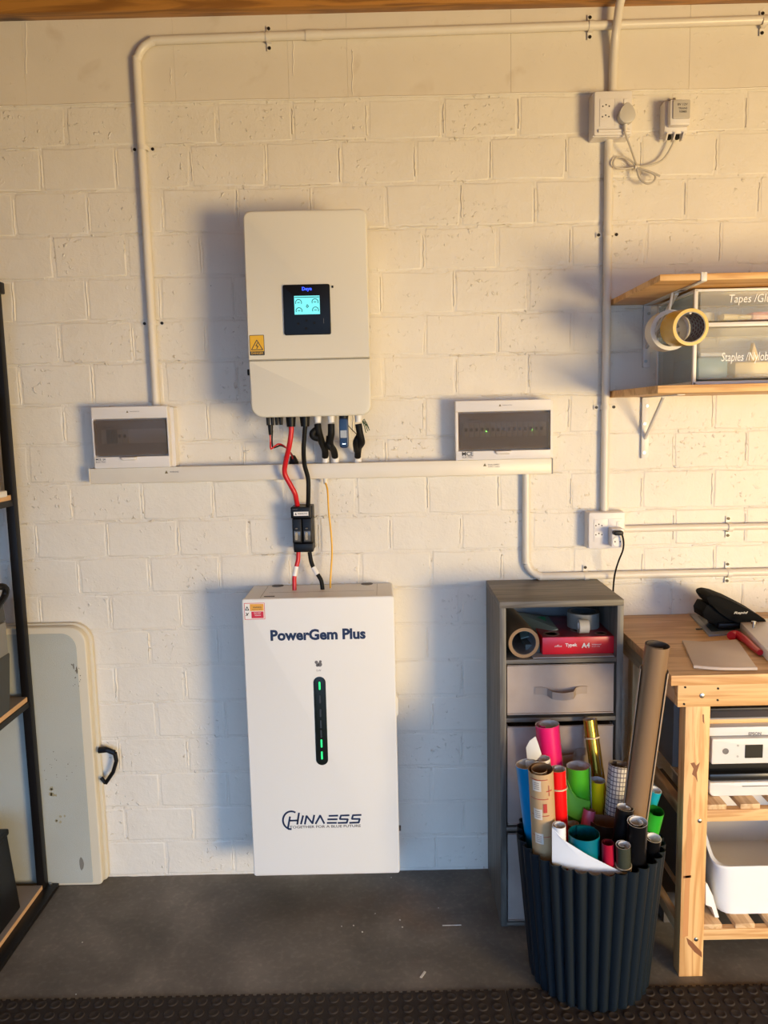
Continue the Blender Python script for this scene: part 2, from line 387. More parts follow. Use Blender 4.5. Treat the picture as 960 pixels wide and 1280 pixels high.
# runs of thick paint on the lintel
for px, ya, yb in ((32, 28, 92), (366, 50, 95), (440, 62, 118), (213, 85, 104)):
    p = [at(px + (i % 2)*1.0, ya+(yb-ya)*i/5, -0.0014) for i in range(6)]
    G().tube(p, 0.0016, 6, 3).obj('paint_run', M_wall, wall)
floor = G().box((-12.0, -24.0, -0.1), (12.4, 0.14, 0.0)).obj('floor', M_conc, kind='structure', smooth=False, label='dark grey stained concrete floor')
ceil = G().box((-3.2, -4.2, 2.86), (3.4, 0.14, 2.90)).obj('ceiling', flat('ceiling_board', (0.36, 0.20, 0.08), 0.7, var=0.15), kind='structure', smooth=False, label='timber boarded ceiling')
for i in range(8):
    G().box((-3.2, -0.24-i*0.5, 2.84), (3.4, -0.22-i*0.5, 2.862)).obj('cover_strip', M_beam, ceil)
G().box((-2.4, -0.045, 2.702), (2.3, 0.0, 2.858), 0.002).obj('trim_1', M_beam, kind='structure', label='varnished brown timber beam along the top of the wall')
M_side = flat('low_bounce_paint', (0.22, 0.16, 0.11), 0.7, var=0.2)  # unseen side walls, coloured dark to lessen bounce and deepen the shadows
wl = G().box((-2.42, -4.0, 0), (-2.32, 0.0, 2.84)).obj('wall_left', M_side, kind='structure', smooth=False, label='plain painted side wall')
G().box((-2.42, -4.3, 1.98), (3.5, -4.2, 2.86)).obj('trim_2', M_lintel, kind='structure', smooth=False, label='unseen beam added over the garage doorway to limit skylight')  # unseen header, added so skylight falls mostly on the lower wall
G().box((3.4, -4.3, 0), (3.5, 0.0, 2.86)).obj('wall_right', M_side, kind='structure', smooth=False, label='plain painted right side wall')
# rubber mats with round studs along the front
M_mat = flat('rubber_mat', (0.036, 0.027, 0.022), 0.75, spec=0.3, bump=0.3, bscale=150, var=0.3, vscale=6)
stud = None
def mat(xa, xb, label):
    global stud
    r = root('rubber_floor_mat', label, 'floor mat', ((xa+xb)/2, -1.05, 0), 'studded rubber mats on the floor')
    ye = -0.565
    g = G().box((xa+0.002, -1.55, 0), (xb-0.002, ye, 0.006), 0.001, seg=1); g.obj('mat_sheet', M_mat, r)
    g = G(); x = xa+0.01
    while x < xb-0.02:
        g.box((x, ye-0.001, 0.0), (x+0.012, ye+0.006, 0.0055), 0.001, seg=1); x += 0.0215
    g.obj('edge_teeth', M_mat, r, kind='stuff')
    if stud is None:
        b = bmesh.new(); s = 14; rings = []
        for (rad, h) in ((0.0145, 0.0058), (0.0135, 0.0086), (0.011, 0.0092), (0.009, 0.0080)):
            rings.append([b.verts.new((rad*math.cos(2*math.pi*i/s), rad*math.sin(2*math.pi*i/s), h)) for i in range(s)])
        for j in range(3):
            for i in range(s): b.faces.new((rings[j][i], rings[j][(i+1) % s], rings[j+1][(i+1) % s], rings[j+1][i]))
        b.faces.new(rings[3]); stud = bpy.data.meshes.new('stud'); b.to_mesh(stud); b.free(); stud.materials.append(M_mat)
        for p in stud.polygons: p.use_smooth = True
    x = xa+0.026; k = 0
    sb = bmesh.new()
    while x < xb-0.018:
        for j in range(26):
            y = ye-0.020-j*0.0385
            if j < 3:
                o = bpy.data.objects.new('stud', stud); COL.objects.link(o); o.parent = r; o.location = Vector((x, y, 0)) - MW[r.name]
            else:
                s = 8; v = [sb.verts.new((x+0.0145*math.cos(i*math.pi/4), y+0.0145*math.sin(i*math.pi/4), 0.0058)) for i in range(s)]
                v2 = [sb.verts.new((x+0.011*math.cos(i*math.pi/4), y+0.011*math.sin(i*math.pi/4), 0.009)) for i in range(s)]
                for i in range(s): sb.faces.new((v[i], v[(i+1) % s], v2[(i+1) % s], v2[i]))
                sb.faces.new(v2)
        x += 0.0385; k += 1
    g = G(); g.b.free(); g.b = sb; g.obj('stud_field', M_mat, r, kind='stuff')
mat(-1.50, 0.288, 'dark studded rubber floor mat left of the seam beside the bin')
mat(0.288, 1.50, 'dark studded rubber floor mat right of the seam, under the bin edge')
# pale specks of dropped paint
M_speck = flat('pale_speck', (0.6, 0.58, 0.54), 0.7)
g = G()
for px, py in ((103, 1178), (427, 1158), (453, 1165), (489, 1097), (503, 1159), (530, 1216), (469, 1142), (500, 1150), (372, 1249), (442, 1157), (548, 1135), (95, 1243)):
    p = on(px, py, 0); s = 0.0018+random.random()*0.002
    g.cyl((p.x, p.y, 0), (p.x+0.0005, p.y, 0.0012), s, s*0.6, 7)
g.obj('paint_speck', M_speck, floor, kind='stuff')
g = G(); a, b = on(553, 1157, 0), on(577, 1159, 0); g.box((a.x, a.y-0.001, 0), (b.x, a.y+0.001, 0.0015)); g.obj('straw', M_speck, floor)
p = on(529, 1218, 0); G().prism([(p.x-0.01, p.y-0.012, 0), (p.x-0.004, p.y-0.014, 0), (p.x+0.008, p.y+0.008, 0), (p.x+0.003, p.y+0.011, 0)], (0, 0, 0.002)).obj('paper_scrap', M_speck, label='torn white paper scrap on the bare floor', cat='scrap')

# ================================================================ CONDUITS
RC = 0.0125
def saddle(p, parent, vertical=True, dark=True):
    """two-hole pipe clip around a conduit running on the wall; p on the wall"""
    x, z = p.x, p.z; g = G(); n = 8; w2 = 0.007; pts = []
    for k in range(n+1):
        a = math.pi*k/n; pts.append((math.cos(a)*(RC+0.0018), -RC-0.004-math.sin(a)*(RC+0.0018)))
    prof = [(RC+0.022, -0.0055)] + [(RC+0.003, -0.0055)] + pts + [(-RC-0.003, -0.0055), (-RC-0.022, -0.0055)]
    o_ = []
    for (u, v) in prof:
        for s in (-w2, w2):
            for t in (0, 0.0015):
                o_.append((x+u, v-t, z+s) if vertical else (x+s, v-t, z+u))
    fs = []
    for i in range(len(prof)-1):
        a, b = i*4, i*4+4
        fs += [(a, a+2, b+2, b), (a+1, b+1, b+3, a+3), (a, b, b+1, a+1), (a+2, a+3, b+3, b+2)]
    g._add(o_, fs); s = g.obj('saddle', M_pvc, parent)
    for sg in (-1, 1):
        q = Vector((x+sg*(RC+0.0145), -0.004, z)) if vertical else Vector((x, -0.004, z+sg*(RC+0.0145)))
        G().cyl(q, q+Vector((0, -0.0055, 0)), 0.0048, seg=10).obj('screw', M_dkscrew, s)
def conduit(pts, label, clips=(), couplers=(), r=RC):
    P = [Vector(p) for p in pts]
    rt = root('electrical_conduit', label, 'conduit', (P[0].x, 0, min(p.z for p in P)))
    G().tube(P, r, 16, 5).obj('pipe', M_pvc, rt)
    for (px, py, v) in clips: saddle(at(px, py, -RC), rt, v)
    for a, b in couplers: G().cyl(a, b, r+0.0022, seg=18).obj('coupler', M_pvc, rt)
    return rt
yc = -RC-0.005
def A(px, py, y=yc): return at(px, py, y)
# left conduit: up from the left board, around the bend, along the top
c_lo = A(196.5, 505); c_hi = A(174, 150); xm = (c_lo.x+c_hi.x)/2
zt = A(300, 48).z; zr = A(950, 25).z
Rb = 0.07
bend = [(xm+Rb-Rb*math.cos(a*math.pi/12), yc, zt-Rb+Rb*math.sin(a*math.pi/12)) for a in range(7)]
zh = lambda x: zt + (zr-zt)*(x-xm)/(A(950, 25).x-xm)
xe = A(764, 32).x
pts = [(xm, yc, c_lo.z-0.03), (xm, yc, 1.9), (xm, yc, 2.3)] + bend + [(x, yc, zh(x)) for x in (-0.4, -0.1, 0.2, 0.5, 0.9, 1.3, 1.55)]
k1 = A(383, 42)
conduit(pts, 'long white conduit rising from the left board and bending right along the wall top', [(179, 186, True), (191, 404, True), (336, 47, False), (738, 33, False), (954, 28, False)], [((k1.x-0.002, yc, zh(k1.x)), (k1.x+0.045, yc, zh(k1.x)))])
# right conduit
xr = A(765, 200).x
x2 = A(757, 500).x
conduit([(xr, yc, A(765, 116).z-0.02), (xr, yc, A(765, 95).z), (xr, -0.03, A(765, 60).z), (xr+0.001, -0.044, A(766, 40).z), (xr+0.010, -0.055, 2.70), (xr+0.03, -0.075, 2.74), (xr+0.06, -0.095, 2.80)], 'short white conduit bending out over the beam above the upper socket box', couplers=[((xr+0.017, -0.062, 2.715), (xr+0.045, -0.085, 2.765))])
xv = (A(761, 200).x + A(757, 500).x)/2
conduit([(xv, yc, A(761, 165).z), (xv, yc, 2.0), (xv, yc, 1.6), (xv, yc, A(757, 645).z)], 'vertical white conduit between the upper and the lower socket box', [(760, 293, True), (757, 509, True)])
# conduit out of the trunking, bending right
xk = (A(657, 600).x + A(659, 690).x)/2; zk = A(760, 719).z; zk2 = A(950, 715).z; Rb = 0.06
bend = [(xk+Rb-Rb*math.cos(a*math.pi/12), yc, zk+Rb-Rb*math.sin(a*math.pi/12)) for a in range(7)]
zf = lambda x: zk + (zk2-zk)*(x-0.7)/(A(950, 715).x-0.7)
conduit([(xk, yc, A(657, 585).z), (xk, yc, 1.2)] + bend + [(x, yc, zf(x)) for x in (0.7, 1.0, 1.3, 1.5)], 'white conduit dropping from the trunking and turning right above the workbench', [(732, 720, False), (910, 716, False)])
zs1 = A(800, 661).z; zs2 = A(950, 658).z
conduit([(0.74, yc, zs1), (0.95, yc, (zs1+zs2)/2+0.001), (1.2, yc, zs2), (1.5, yc, zs2)], 'white horizontal conduit running right from the lower socket box', [(911, 659, False)], r=0.011)

# ================================================================ TRUNKING AND BOARDS
a, b = at(113, 604, -0.055), at(690, 592, -0.055); c = at(113, 588, -0.055)
TZ0, TZ1 = (a.z+b.z)/2, (a.z+b.z)/2+0.0445; TX0, TX1 = a.x, b.x
t = root('cable_trunking', 'long white rectangular cable trunking under the inverter', 'cable trunking', ((TX0+TX1)/2, 0, TZ0))
G().box((TX0, -0.046, TZ0), (TX1, 0, TZ1), 0.0015).obj('trunking_base', M_pvc, t)
G().box((TX0, -0.055, TZ0-0.0015), (TX1, -0.044, TZ1+0.0015), 0.003).obj('trunking_lid', M_pvc, t)
G().box((TX1, -0.056, TZ0-0.002), (TX1+0.003, 0, TZ1+0.002), 0.001).obj('end_cap', flat('end_cap_grey', (0.28, 0.28, 0.28), 0.5), t)
G().box((TX0-0.003, -0.056, TZ0-0.002), (TX0, 0, TZ1+0.002), 0.001).obj('end_cap', M_pvc, t)
M_warn = flat('warning_mark', (0.16, 0.12, 0.03), 0.5)
def warn(px, py, y, parent, s, words, tw, two=False):
    p = at(px, py, y-0.0008); g = G()
    g.poly([(p.x-s, p.y, p.z-s*0.9), (p.x+s, p.y, p.z-s*0.9), (p.x, p.y, p.z+s)]); g.obj('warning_triangle', M_warn, parent, smooth=False)
    text(words, (p.x+s*2+tw/2, p.y, p.z), tw, M_greyink, parent, bold=0.01)
    if two: text('SUPPLY CABLE', (p.x+s*2+tw/2, p.y, p.z-0.0065), tw, M_greyink, parent)
warn(208, 590, -0.055, t, 0.005, 'WARNING', 0.028); warn(606, 581, -0.055, t, 0.005, 'DUAL SUPPLY', 0.036, True)
def board(x0, y0, x1, y1, win, n, depth, label, brand, leds):
    """x0.. are photo pixels of the cover's outline"""
    ya = -depth; a = at(x0, y0, ya); b = at(x1, y1, ya)
    X_0, X_1 = a.x, b.x; Z1 = at((x0+x1)/2, y0, ya).z; Z0 = TZ1+0.002
    r = root('distribution_board', label, 'electrical box', ((X_0+X_1)/2, 0, Z0), 'distribution boards on the trunking')
    W0 = at(win[0], win[1], ya-0.002); W1 = at(win[2], win[3], ya-0.002); wx0, wx1, wz1, wz0 = W0.x, W1.x, W0.z, W1.z
    G().rr(X_0+0.004, X_1-0.001+0.012, Z0, Z1-0.004, 0.0, ya+0.028, 0.004).obj('back_box', M_plastic, r)
    g = G(); g.rr(X_0, X_1, Z0, wz0-0.004, ya+0.03, ya, 0.003, 0.0025); g.rr(X_0, X_1, wz1+0.004, Z1, ya+0.03, ya, 0.003, 0.0025)
    g.box((X_0, ya+0.0012, wz0-0.006), (wx0-0.003, ya+0.03, wz1+0.006), 0.001); g.box((wx1+0.003, ya+0.0012, wz0-0.006), (X_1, ya+0.03, wz1+0.006), 0.001); g.obj('cover', M_plastic, r)
    G().box((wx0-0.004, ya+0.026, wz0-0.005), (wx1+0.004, ya+0.03, wz1+0.005)).obj('inner_plate', flat('grey_inner', (0.42, 0.37, 0.33), 0.5), r)
    zc = (wz0+wz1)/2+0.004; h = (wz1-wz0)*0.20; wm = 0.0165
    M_brk = flat('breaker_grey', (0.60, 0.58, 0.56), 0.4)
    G().box((wx0+0.012, ya+0.022, zc-h), (wx1-0.006, ya+0.027, zc+h)).obj('blanking_strip', flat('blank_strip', (0.75, 0.73, 0.70), 0.4), r)
    for k in n:
        xx = wx0 + 0.014 + k*wm
        q = G().box((xx, ya+0.013, zc-h), (xx+wm-0.001, ya+0.024, zc+h), 0.001).obj('breaker', M_brk if not (len(n) < 6 and k < 3) else M_black, r)
        G().box((xx+0.004, ya+0.008, zc-0.004), (xx+wm-0.005, ya+0.013, zc+0.006), 0.001).obj('toggle', M_black, q)
    for (lx, ly) in leds:
        p = at(lx, ly, ya+0.010); G().cyl((p.x, p.y, p.z), (p.x, p.y+0.004, p.z), 0.0022, seg=10).obj('indicator_light', emit('green_led', (0.25, 1.0, 0.15), 9), r)
    G().rr(wx0, wx1, wz0, wz1, ya+0.004, ya-0.003, 0.003, 0.001).obj('window', M_smoke, r)
    p = at((win[0]+win[2])/2-2, win[3], ya); G().rr(p.x-0.025, p.x+0.025, wz0-0.016, wz0-0.0045, ya+0.002, ya-0.010, (0.010, 0.010, 0.002, 0.002), 0.006).obj('latch', M_plastic, r)
    warn((x0+x1)/2-4, y0+6.5, ya, r, 0.0035, 'WARNING ELECTRIC', 0.03)
    p = at(x0+14, y1-8.5, ya-0.001)
    if brand: text(brand, (p.x+0.004, ya-0.001, p.z+0.003), 0.034, M_ink, r, height=0.0125, bold=0.015); text('ELECTRIC', (p.x+0.004, ya-0.001, p.z-0.0075), 0.033, M_greyink, r)
    else: text('MCE  SA', (p.x-0.002, ya-0.001, p.z+0.003), 0.03, M_ink, r, height=0.006, bold=0.01); text('ELECTRIC', (p.x-0.002, ya-0.001, p.z-0.005), 0.03, M_greyink, r)
    p = at(win[0]+16, win[1]+8, ya-0.0038); text('MCE Electric', (p.x+0.006, ya-0.0038, p.z), 0.032, M_ink, r)
    return r
M_smoke = clear('smoked_plastic', (0.52, 0.48, 0.46), 0.12, 0.86)
board(113, 508, 213, 584, (117, 526, 209, 568), [1, 2, 3, 4], 0.072, 'small white distribution board at the left end of the trunking', '', [])
board(569, 500, 689, 577, (574, 517, 687, 560), list(range(0, 15)), 0.072, 'wide white distribution board with green lights at the right end of the trunking', 'MCE', [(608, 539), (665, 537)])

# ================================================================ INVERTER
yi = -0.21
p = at(303, 262, yi); q = at(463, 520, yi); IX0 = (at(303, 300, yi).x + at(314, 500, yi).x)/2; IX1 = (at(459, 300, yi).x + at(464, 500, yi).x)/2
IZ1, IZ0 = at(380, 262, yi).z, at(390, 520.5, yi).z; IZs = at(388, 449, yi).z
inv = root('inverter', 'cream wall-mounted inverter with a small lit screen', 'inverter', ((IX0+IX1)/2, 0, IZ0))
G().rr(IX0+0.006, IX1-0.004, IZ0+0.012, IZ1-0.006, -0.025, yi+0.03, 0.03).obj('body', M_cream, inv)
G().box((IX0+0.05, -0.028, IZ0+0.12), (IX1-0.05, 0, IZ1-0.08), 0.003).obj('wall_bracket', M_screw, inv)
G().rr(IX0, IX1, IZs+0.0012, IZ1, yi+0.045, yi, (0.002, 0.002, 0.022, 0.022), 0.006).obj('upper_cover', M_cream, inv)
G().rr(IX0, IX1, IZ0, IZs-0.0012, yi+0.045, yi+0.001, (0.035, 0.030, 0.002, 0.002), 0.006).obj('lower_cover', M_cream, inv)
G().rr(IX0+0.004, IX1-0.004, IZs-0.004, IZs+0.004, yi+0.04, yi+0.006, 0.001).obj('seam', flat('seam_grey', (0.25, 0.24, 0.2), 0.6), inv)
a, b = at(353.5, 356.5, yi), at(414, 418, yi)
dp = G().rr(a.x, b.x, b.z, a.z, yi+0.002, yi-0.006, 0.005, 0.002).obj('display_panel', flat('gloss_black', (0.004, 0.004, 0.005), 0.35, spec=0.25), inv)
s0, s1 = at(367.5, 370, yi-0.007), at(400, 392.5, yi-0.007); yy = yi-0.0068
M_lcd = emit('lcd_cyan', (0.13, 0.60, 0.68), 0.95)
G().box((s0.x, yy, s1.z), (s1.x, yi-0.005, s0.z)).obj('screen', M_lcd, dp, smooth=False)
g = G(); sw = s1.x-s0.x; sh = s0.z-s1.z; L = []
for (u, v) in ((0.17, 0.64), (0.82, 0.66), (0.18, 0.2), (0.83, 0.22)):
    L.append([(s0.x+u*sw+0.0085*math.cos(t_*math.pi/8), s1.z+v*sh+0.0085*math.sin(t_*math.pi/8)) for t_ in range(-1, 10)])
    L.append([(s0.x+u*sw-0.003, s1.z+v*sh), (s0.x+u*sw+0.003, s1.z+v*sh)])
L.append([(s0.x+0.02*sw, s0.z-0.004), (s1.x-0.02*sw, s0.z-0.004)])
L.append([(s0.x+0.47*sw, s1.z+0.42*sh), (s0.x+0.51*sw, s1.z+0.52*sh), (s0.x+0.56*sw, s1.z+0.43*sh), (s0.x+0.51*sw, s1.z+0.36*sh), (s0.x+0.47*sw, s1.z+0.42*sh)])
strokes(g, L, 0.0020, yy-0.0004); g.obj('gauge_icon', flat('lcd_dark', (0.02, 0.16, 0.15), 0.5), dp, smooth=False)
p = at(383.5, 361.5, yi-0.0068); text('Deye', (p.x, yy, p.z), 0.027, emit('blue_glow', (0.03, 0.08, 1.0), 2.2), dp, bold=0.02, name='logo')
for (px, py) in ((373, 405), (383, 401), (393, 404), (383, 411)):
    p = at(px, py, yi); G().cyl((p.x, yi-0.0055, p.z), (p.x, yi-0.008, p.z), 0.0035, seg=12).obj('button', M_blackr, dp)
p = at(405, 401, yi); G().box((p.x-0.001, yy, p.z-0.008), (p.x, yy-0.0002, p.z+0.006)).obj('side_print', M_greyink, dp)
p = at(414.5, 358.5, yi); G().box((p.x, yi-0.002, p.z-0.003), (p.x+0.005, yi+0.001, p.z+0.003)).obj('film_tab', M_black, inv)
a, b = at(311.5, 419, yi), at(331, 444, yi)
st = G().rr(a.x, b.x, b.z, a.z, yi, yi-0.0007, 0.002).obj('warning_sticker', M_ink, inv)
G().rr(a.x+0.0015, b.x-0.0015, b.z+0.011, a.z-0.0015, yi-0.0007, yi-0.0010, 0.0015).obj('sticker_field', flat('sticker_yellow', (0.80, 0.46, 0.01), 0.45), st)
cx = (a.x+b.x)/2; zb = b.z+0.0155; g = G()
strokes(g, [[(cx-0.016, zb), (cx+0.016, zb), (cx, zb+0.027), (cx-0.016, zb)], [(cx+0.002, zb+0.019), (cx-0.003, zb+0.011), (cx+0.003, zb+0.010), (cx-0.001, zb+0.003)]], 0.0022, yi-0.0014); g.obj('bolt_symbol', M_ink, st, smooth=False)
text('DANGER', (cx, yi-0.0011, b.z+0.006), 0.034, flat('danger_text', (0.75, 0.45, 0.05), 0.5), st, bold=0.01)
p = at(307, 465, -0.17); G().cyl((IX0+0.008, -0.15, p.z), (IX0-0.014, -0.15, p.z), 0.009, seg=14).obj('dc_switch', M_black, inv)
# glands and connectors under the inverter
yg = -0.125
def gland(px, r, h0, mat_=M_black, nm='cable_gland'):
    p = at(px, 524, yg); g = G(); z = IZ0+0.013
    g.cyl((p.x, yg, z), (p.x, yg, z-0.012), r*1.15, seg=6); g.cyl((p.x, yg, z-0.012), (p.x, yg, z-h0), r, r*0.82, 16); return g.obj(nm, mat_, inv)
gland(363.5, 0.0155, 0.042); gland(381, 0.0155, 0.042); gland(430, 0.014, 0.030)
for px in (335, 340.5, 346, 351): gland(px, 0.006, 0.036, nm='pv_connector')
for px in (397, 414, 448): gland(px, 0.0115, 0.032, M_white, 'conduit_adaptor')
# ---- wifi dongle
p = at(429, 530, yg-0.03); r = root('data_dongle', 'small dark blue plug-in dongle hanging under the inverter', 'dongle', (p.x, yg, IZ0-0.075))
zt_ = IZ0+0.005; zd = at(429, 560, yg-0.014).z
G().rr(p.x-0.0135, p.x+0.0135, zd, zt_-0.012, yg+0.012, yg-0.014, 0.009, 0.003).obj('dongle_body', flat('dongle_blue', (0.012, 0.035, 0.10), 0.3), r)
G().cyl((p.x, yg, zt_-0.02), (p.x, yg, zt_+0.01), 0.014, seg=20).obj('collar', M_black, r)
G().rr(p.x-0.010, p.x+0.009, zd+0.030, zd+0.052, yg-0.013, yg-0.0148, 0.001).obj('label_plate', flat('dongle_label', (0.40, 0.45, 0.52), 0.5), r)
for s in (-0.003, 0.003): G().cyl((p.x+s, yg-0.0135, zd+0.012), (p.x+s, yg-0.0152, zd+0.012), 0.0017, seg=8).obj('indicator_light', emit('white_led', (0.6, 0.8, 1), 5), r)
# ---- black flexible conduits
def flexi(pix, label, elbow=None):
    pts = [at(x, y, d) for x, y, d in pix]; r = root('flexible_conduit', label, 'conduit', (pts[-1].x, pts[-1].y, TZ1), 'black flexible conduits between inverter and trunking')
    G().tube(pts, 0.0105, 12, 6).obj('black_sleeve', M_blackr, r)
    if elbow: G().tube([at(x, y, d) for x, y, d in elbow], 0.0100, 12, 5).obj('black_elbow', M_blackr, r)
    e = pts[-1]; G().cyl((e.x, e.y, e.z+0.014), (e.x, e.y, TZ1+0.001), 0.012, seg=16).obj('end_sleeve', M_white, r)
yt = -0.030
flexi([(397, 530, yg), (398.5, 540, yg), (402, 552, -0.10), (406, 562, -0.06), (406.5, 572, yt)], 'black flexible conduit leftmost under the inverter, with a bulging elbow', [(397, 536, yg+0.004), (391, 541, yg), (392, 546, yg), (398, 548, yg)])
flexi([(414, 530, yg), (414, 542, yg), (412.5, 555, -0.10), (417, 563, -0.06), (419, 572, yt)], 'black flexible conduit in the middle of the three, just left of the dongle', [(412, 545, yg+0.02), (411, 556, yg+0.02), (414, 560, yg+0.02)])
flexi([(448, 530, yg), (450, 542, yg), (452, 553, -0.11), (448, 560, -0.07), (447, 572, yt)], 'black flexible conduit rightmost, right of the dongle', [(449, 545, yg+0.015), (445, 553, yg+0.02), (446, 563, -0.07)])
# green and black wire tuft
g = G(); s = at(453, 527, yg)
for (dx, dy) in ((458, 532), (461, 535), (460, 539), (458, 541), (462, 538)): g.tube([s, at((453+dx)/2, dy-8, yg), at(dx-1, dy-2, yg), at(dx, dy, yg)], 0.0012, 6, 4)
g.obj('wire_tuft', flat('green_wire', (0.03, 0.07, 0.03), 0.5), label='tuft of thin dark green wires at the right under the inverter', cat='wires')
G().tube([at(434, 530, yg), at(438, 535, yg), at(444, 541, yg-0.02), at(452, 549, yg-0.02)], 0.0012, 6, 5).obj('thin_wire', M_black, label='thin black wire from the dongle collar to the right conduit', cat='wire')

# ================================================================ CABLES
fy = -0.09
def cable(name, pix, r, m, label, cat='cable', grp=None, sleeve=None):
    pts = [at(x, y, d) for x, y, d in pix]
    o = root(name, label, cat, (pts[-1].x, pts[-1].y, pts[-1].z), grp); G().tube(pts, r, 12, 8).obj('cable_jacket', m, o)
    if sleeve: 
        a, b = [at(*q) for q in sleeve]; G().cyl(a, b, r+0.0008, seg=12).obj('marker_sleeve', M_white, o)
    return o
cable('battery_cable', [(364, 531, yg), (364, 540, yg), (361.5, 558, -0.12), (357, 578, -0.10), (356, 592, -0.09), (363, 606, -0.085), (369, 618, -0.08), (372, 634, -0.062)], 0.0078, M_red, 'thick red cable from the inverter down to the top of the fuse box')
cable('battery_cable', [(381.5, 531, yg), (380.5, 545, yg), (379.5, 562, -0.12), (380.5, 580, -0.10), (385, 598, -0.085), (385.5, 615, -0.08), (385, 634, -0.062)], 0.0068, M_blackr, 'thick black cable from the inverter down to the top of the fuse box')
cable('battery_cable', [(373, 690, -0.062), (372.5, 700, -0.066), (369.5, 712, -0.07), (368, 722, -0.075), (368, 728, -0.078), (368, 745, -0.085)], 0.0068, M_red, 'short red cable from the fuse box to the battery top', sleeve=[(370.2, 708, -0.0695), (368.3, 720, -0.0745)])
cable('battery_cable', [(387, 690, -0.062), (389, 702, -0.066), (393, 712, -0.07), (399, 721, -0.075), (402, 728, -0.078), (404, 745, -0.085)], 0.0066, M_blackr, 'short black cable from the fuse box to the battery top', sleeve=[(391.5, 709, -0.0685), (397, 718, -0.0735)])
r = root('earth_cable', 'thin yellow cable hanging from the trunking to the battery', 'cable', at(413, 725, -0.06))
G().tube([at(407, 604, -0.04), at(409.5, 614, -0.05), at(411, 640, -0.055), (at(414, 668, -0.055)), at(415, 690, -0.055), at(414, 710, -0.057), at(413, 728, -0.062), at(413, 745, -0.07)], 0.0028, 8, 8).obj('cable_jacket', M_yellow, r)
p = at(407, 604, -0.035); G().cyl((p.x, -0.033, TZ0-0.001), (p.x, -0.033, TZ0-0.019), 0.008, 0.007, 14).obj('cable_entry', M_pvc, r)
# thin red/black pair looping to a gland on the trunking
r = root('thin_cable_pair', 'thin red and black wire pair looping behind the red cable', 'cable', at(367, 580, -0.03))
G().tube([at(337.5, 540, yg), at(338, 552, yg), at(338.5, 561, yg+0.01), at(343, 558, -0.11), at(349, 555, -0.10), at(357, 559, -0.085), at(364, 568, -0.06), at(366, 574, -0.045)], 0.0024, 8, 6).obj('red_wire', M_red, r)
G().tube([at(340.5, 538, yg), at(340, 550, yg), at(341, 559, yg+0.015), at(346, 558.5, -0.105), at(351, 557, -0.09), at(359, 561, -0.075), at(366, 570, -0.05), at(367.5, 574, -0.04)], 0.0024, 8, 6).obj('black_wire', M_blackr, r)
p = at(367, 575, -0.035); G().cyl((p.x, -0.036, TZ1+0.001), (p.x, -0.036, TZ1+0.010), 0.016, seg=6).cyl((p.x, -0.036, TZ1+0.010), (p.x-0.002, -0.04, TZ1+0.026), 0.0135, 0.008, 14).obj('gland', M_black, r)
p0 = at(338, 531, yg); G().cyl((p0.x, yg, p0.z), (p0.x, yg, p0.z-0.03), 0.0085, 0.006, 12).obj('connector_plug', M_black, r)

# ================================================================ FUSE BOX
a, b = at(363.5, 634.5, fy), at(390, 690, fy); x0, x1, z1, z0 = a.x, b.x+0.003, a.z, b.z
r = root('fuse_disconnector', 'black two-pole fuse box on the wall above the battery', 'fuse box', ((x0+x1)/2, 0, z0))
G().box((x0, fy+0.03, z0), (x1, 0, z1), 0.002).obj('base', M_black, r)
G().box((x0-0.001, fy, z1-0.034), (x1-0.004, fy+0.035, z1+0.001), 0.003).obj('top_cover', M_black, r)
G().box((x0+0.004, fy+0.004, z0-0.001), (x1+0.001, fy+0.035, z0+0.026), 0.003).obj('bottom_cover', M_black, r)
xm_ = (x0+x1)/2
for i, (u0, u1) in enumerate(((x0+0.002, xm_-0.0015), (xm_+0.0015, x1-0.002))):
    c = G().box((u0, fy+0.003, z0+0.028), (u1, fy+0.034, z1-0.036), 0.002).obj('fuse_carrier', M_black, r)
    G().box((u0+0.004, fy+0.0022, z0+0.033), (u1-0.004, fy+0.004, z0+0.066), 0.001).obj('window', flat('fuse_window', (0.10, 0.10, 0.10), 0.12), c)
    G().rr(u0+0.008, u1-0.012, z0+0.038, z0+0.062, fy+0.003, fy+0.0008, 0.003).obj('fuse', flat('fuse_label', (0.42, 0.36, 0.25), 0.4, var=0.5, vscale=90), c)
    G().box((u0+0.009, fy-0.001, z0+0.072), (u1-0.012, fy+0.004, z0+0.0755), 0.001).obj('pull_tab', M_greyink, c)
G().box((x0+0.008, fy-0.0006, z1-0.026), (x1-0.010, fy+0.001, z1-0.0135)).obj('label_strip', M_white, r, smooth=False)
text('WARNING DUAL', (xm_+0.004, fy-0.0009, z1-0.0195), 0.030, M_ink, r, height=0.005, bold=0.01)
p = Vector((x0+0.0145, fy-0.0009, z1-0.02)); G().poly([(p.x-0.003, p.y, p.z-0.003), (p.x+0.003, p.y, p.z-0.003), (p.x, p.y, p.z+0.004)]).obj('warning_triangle', M_ink, r, smooth=False)
text('MERSEN', (x0+0.013, fy-0.0006, z1-0.006), 0.016, M_greyink, r)

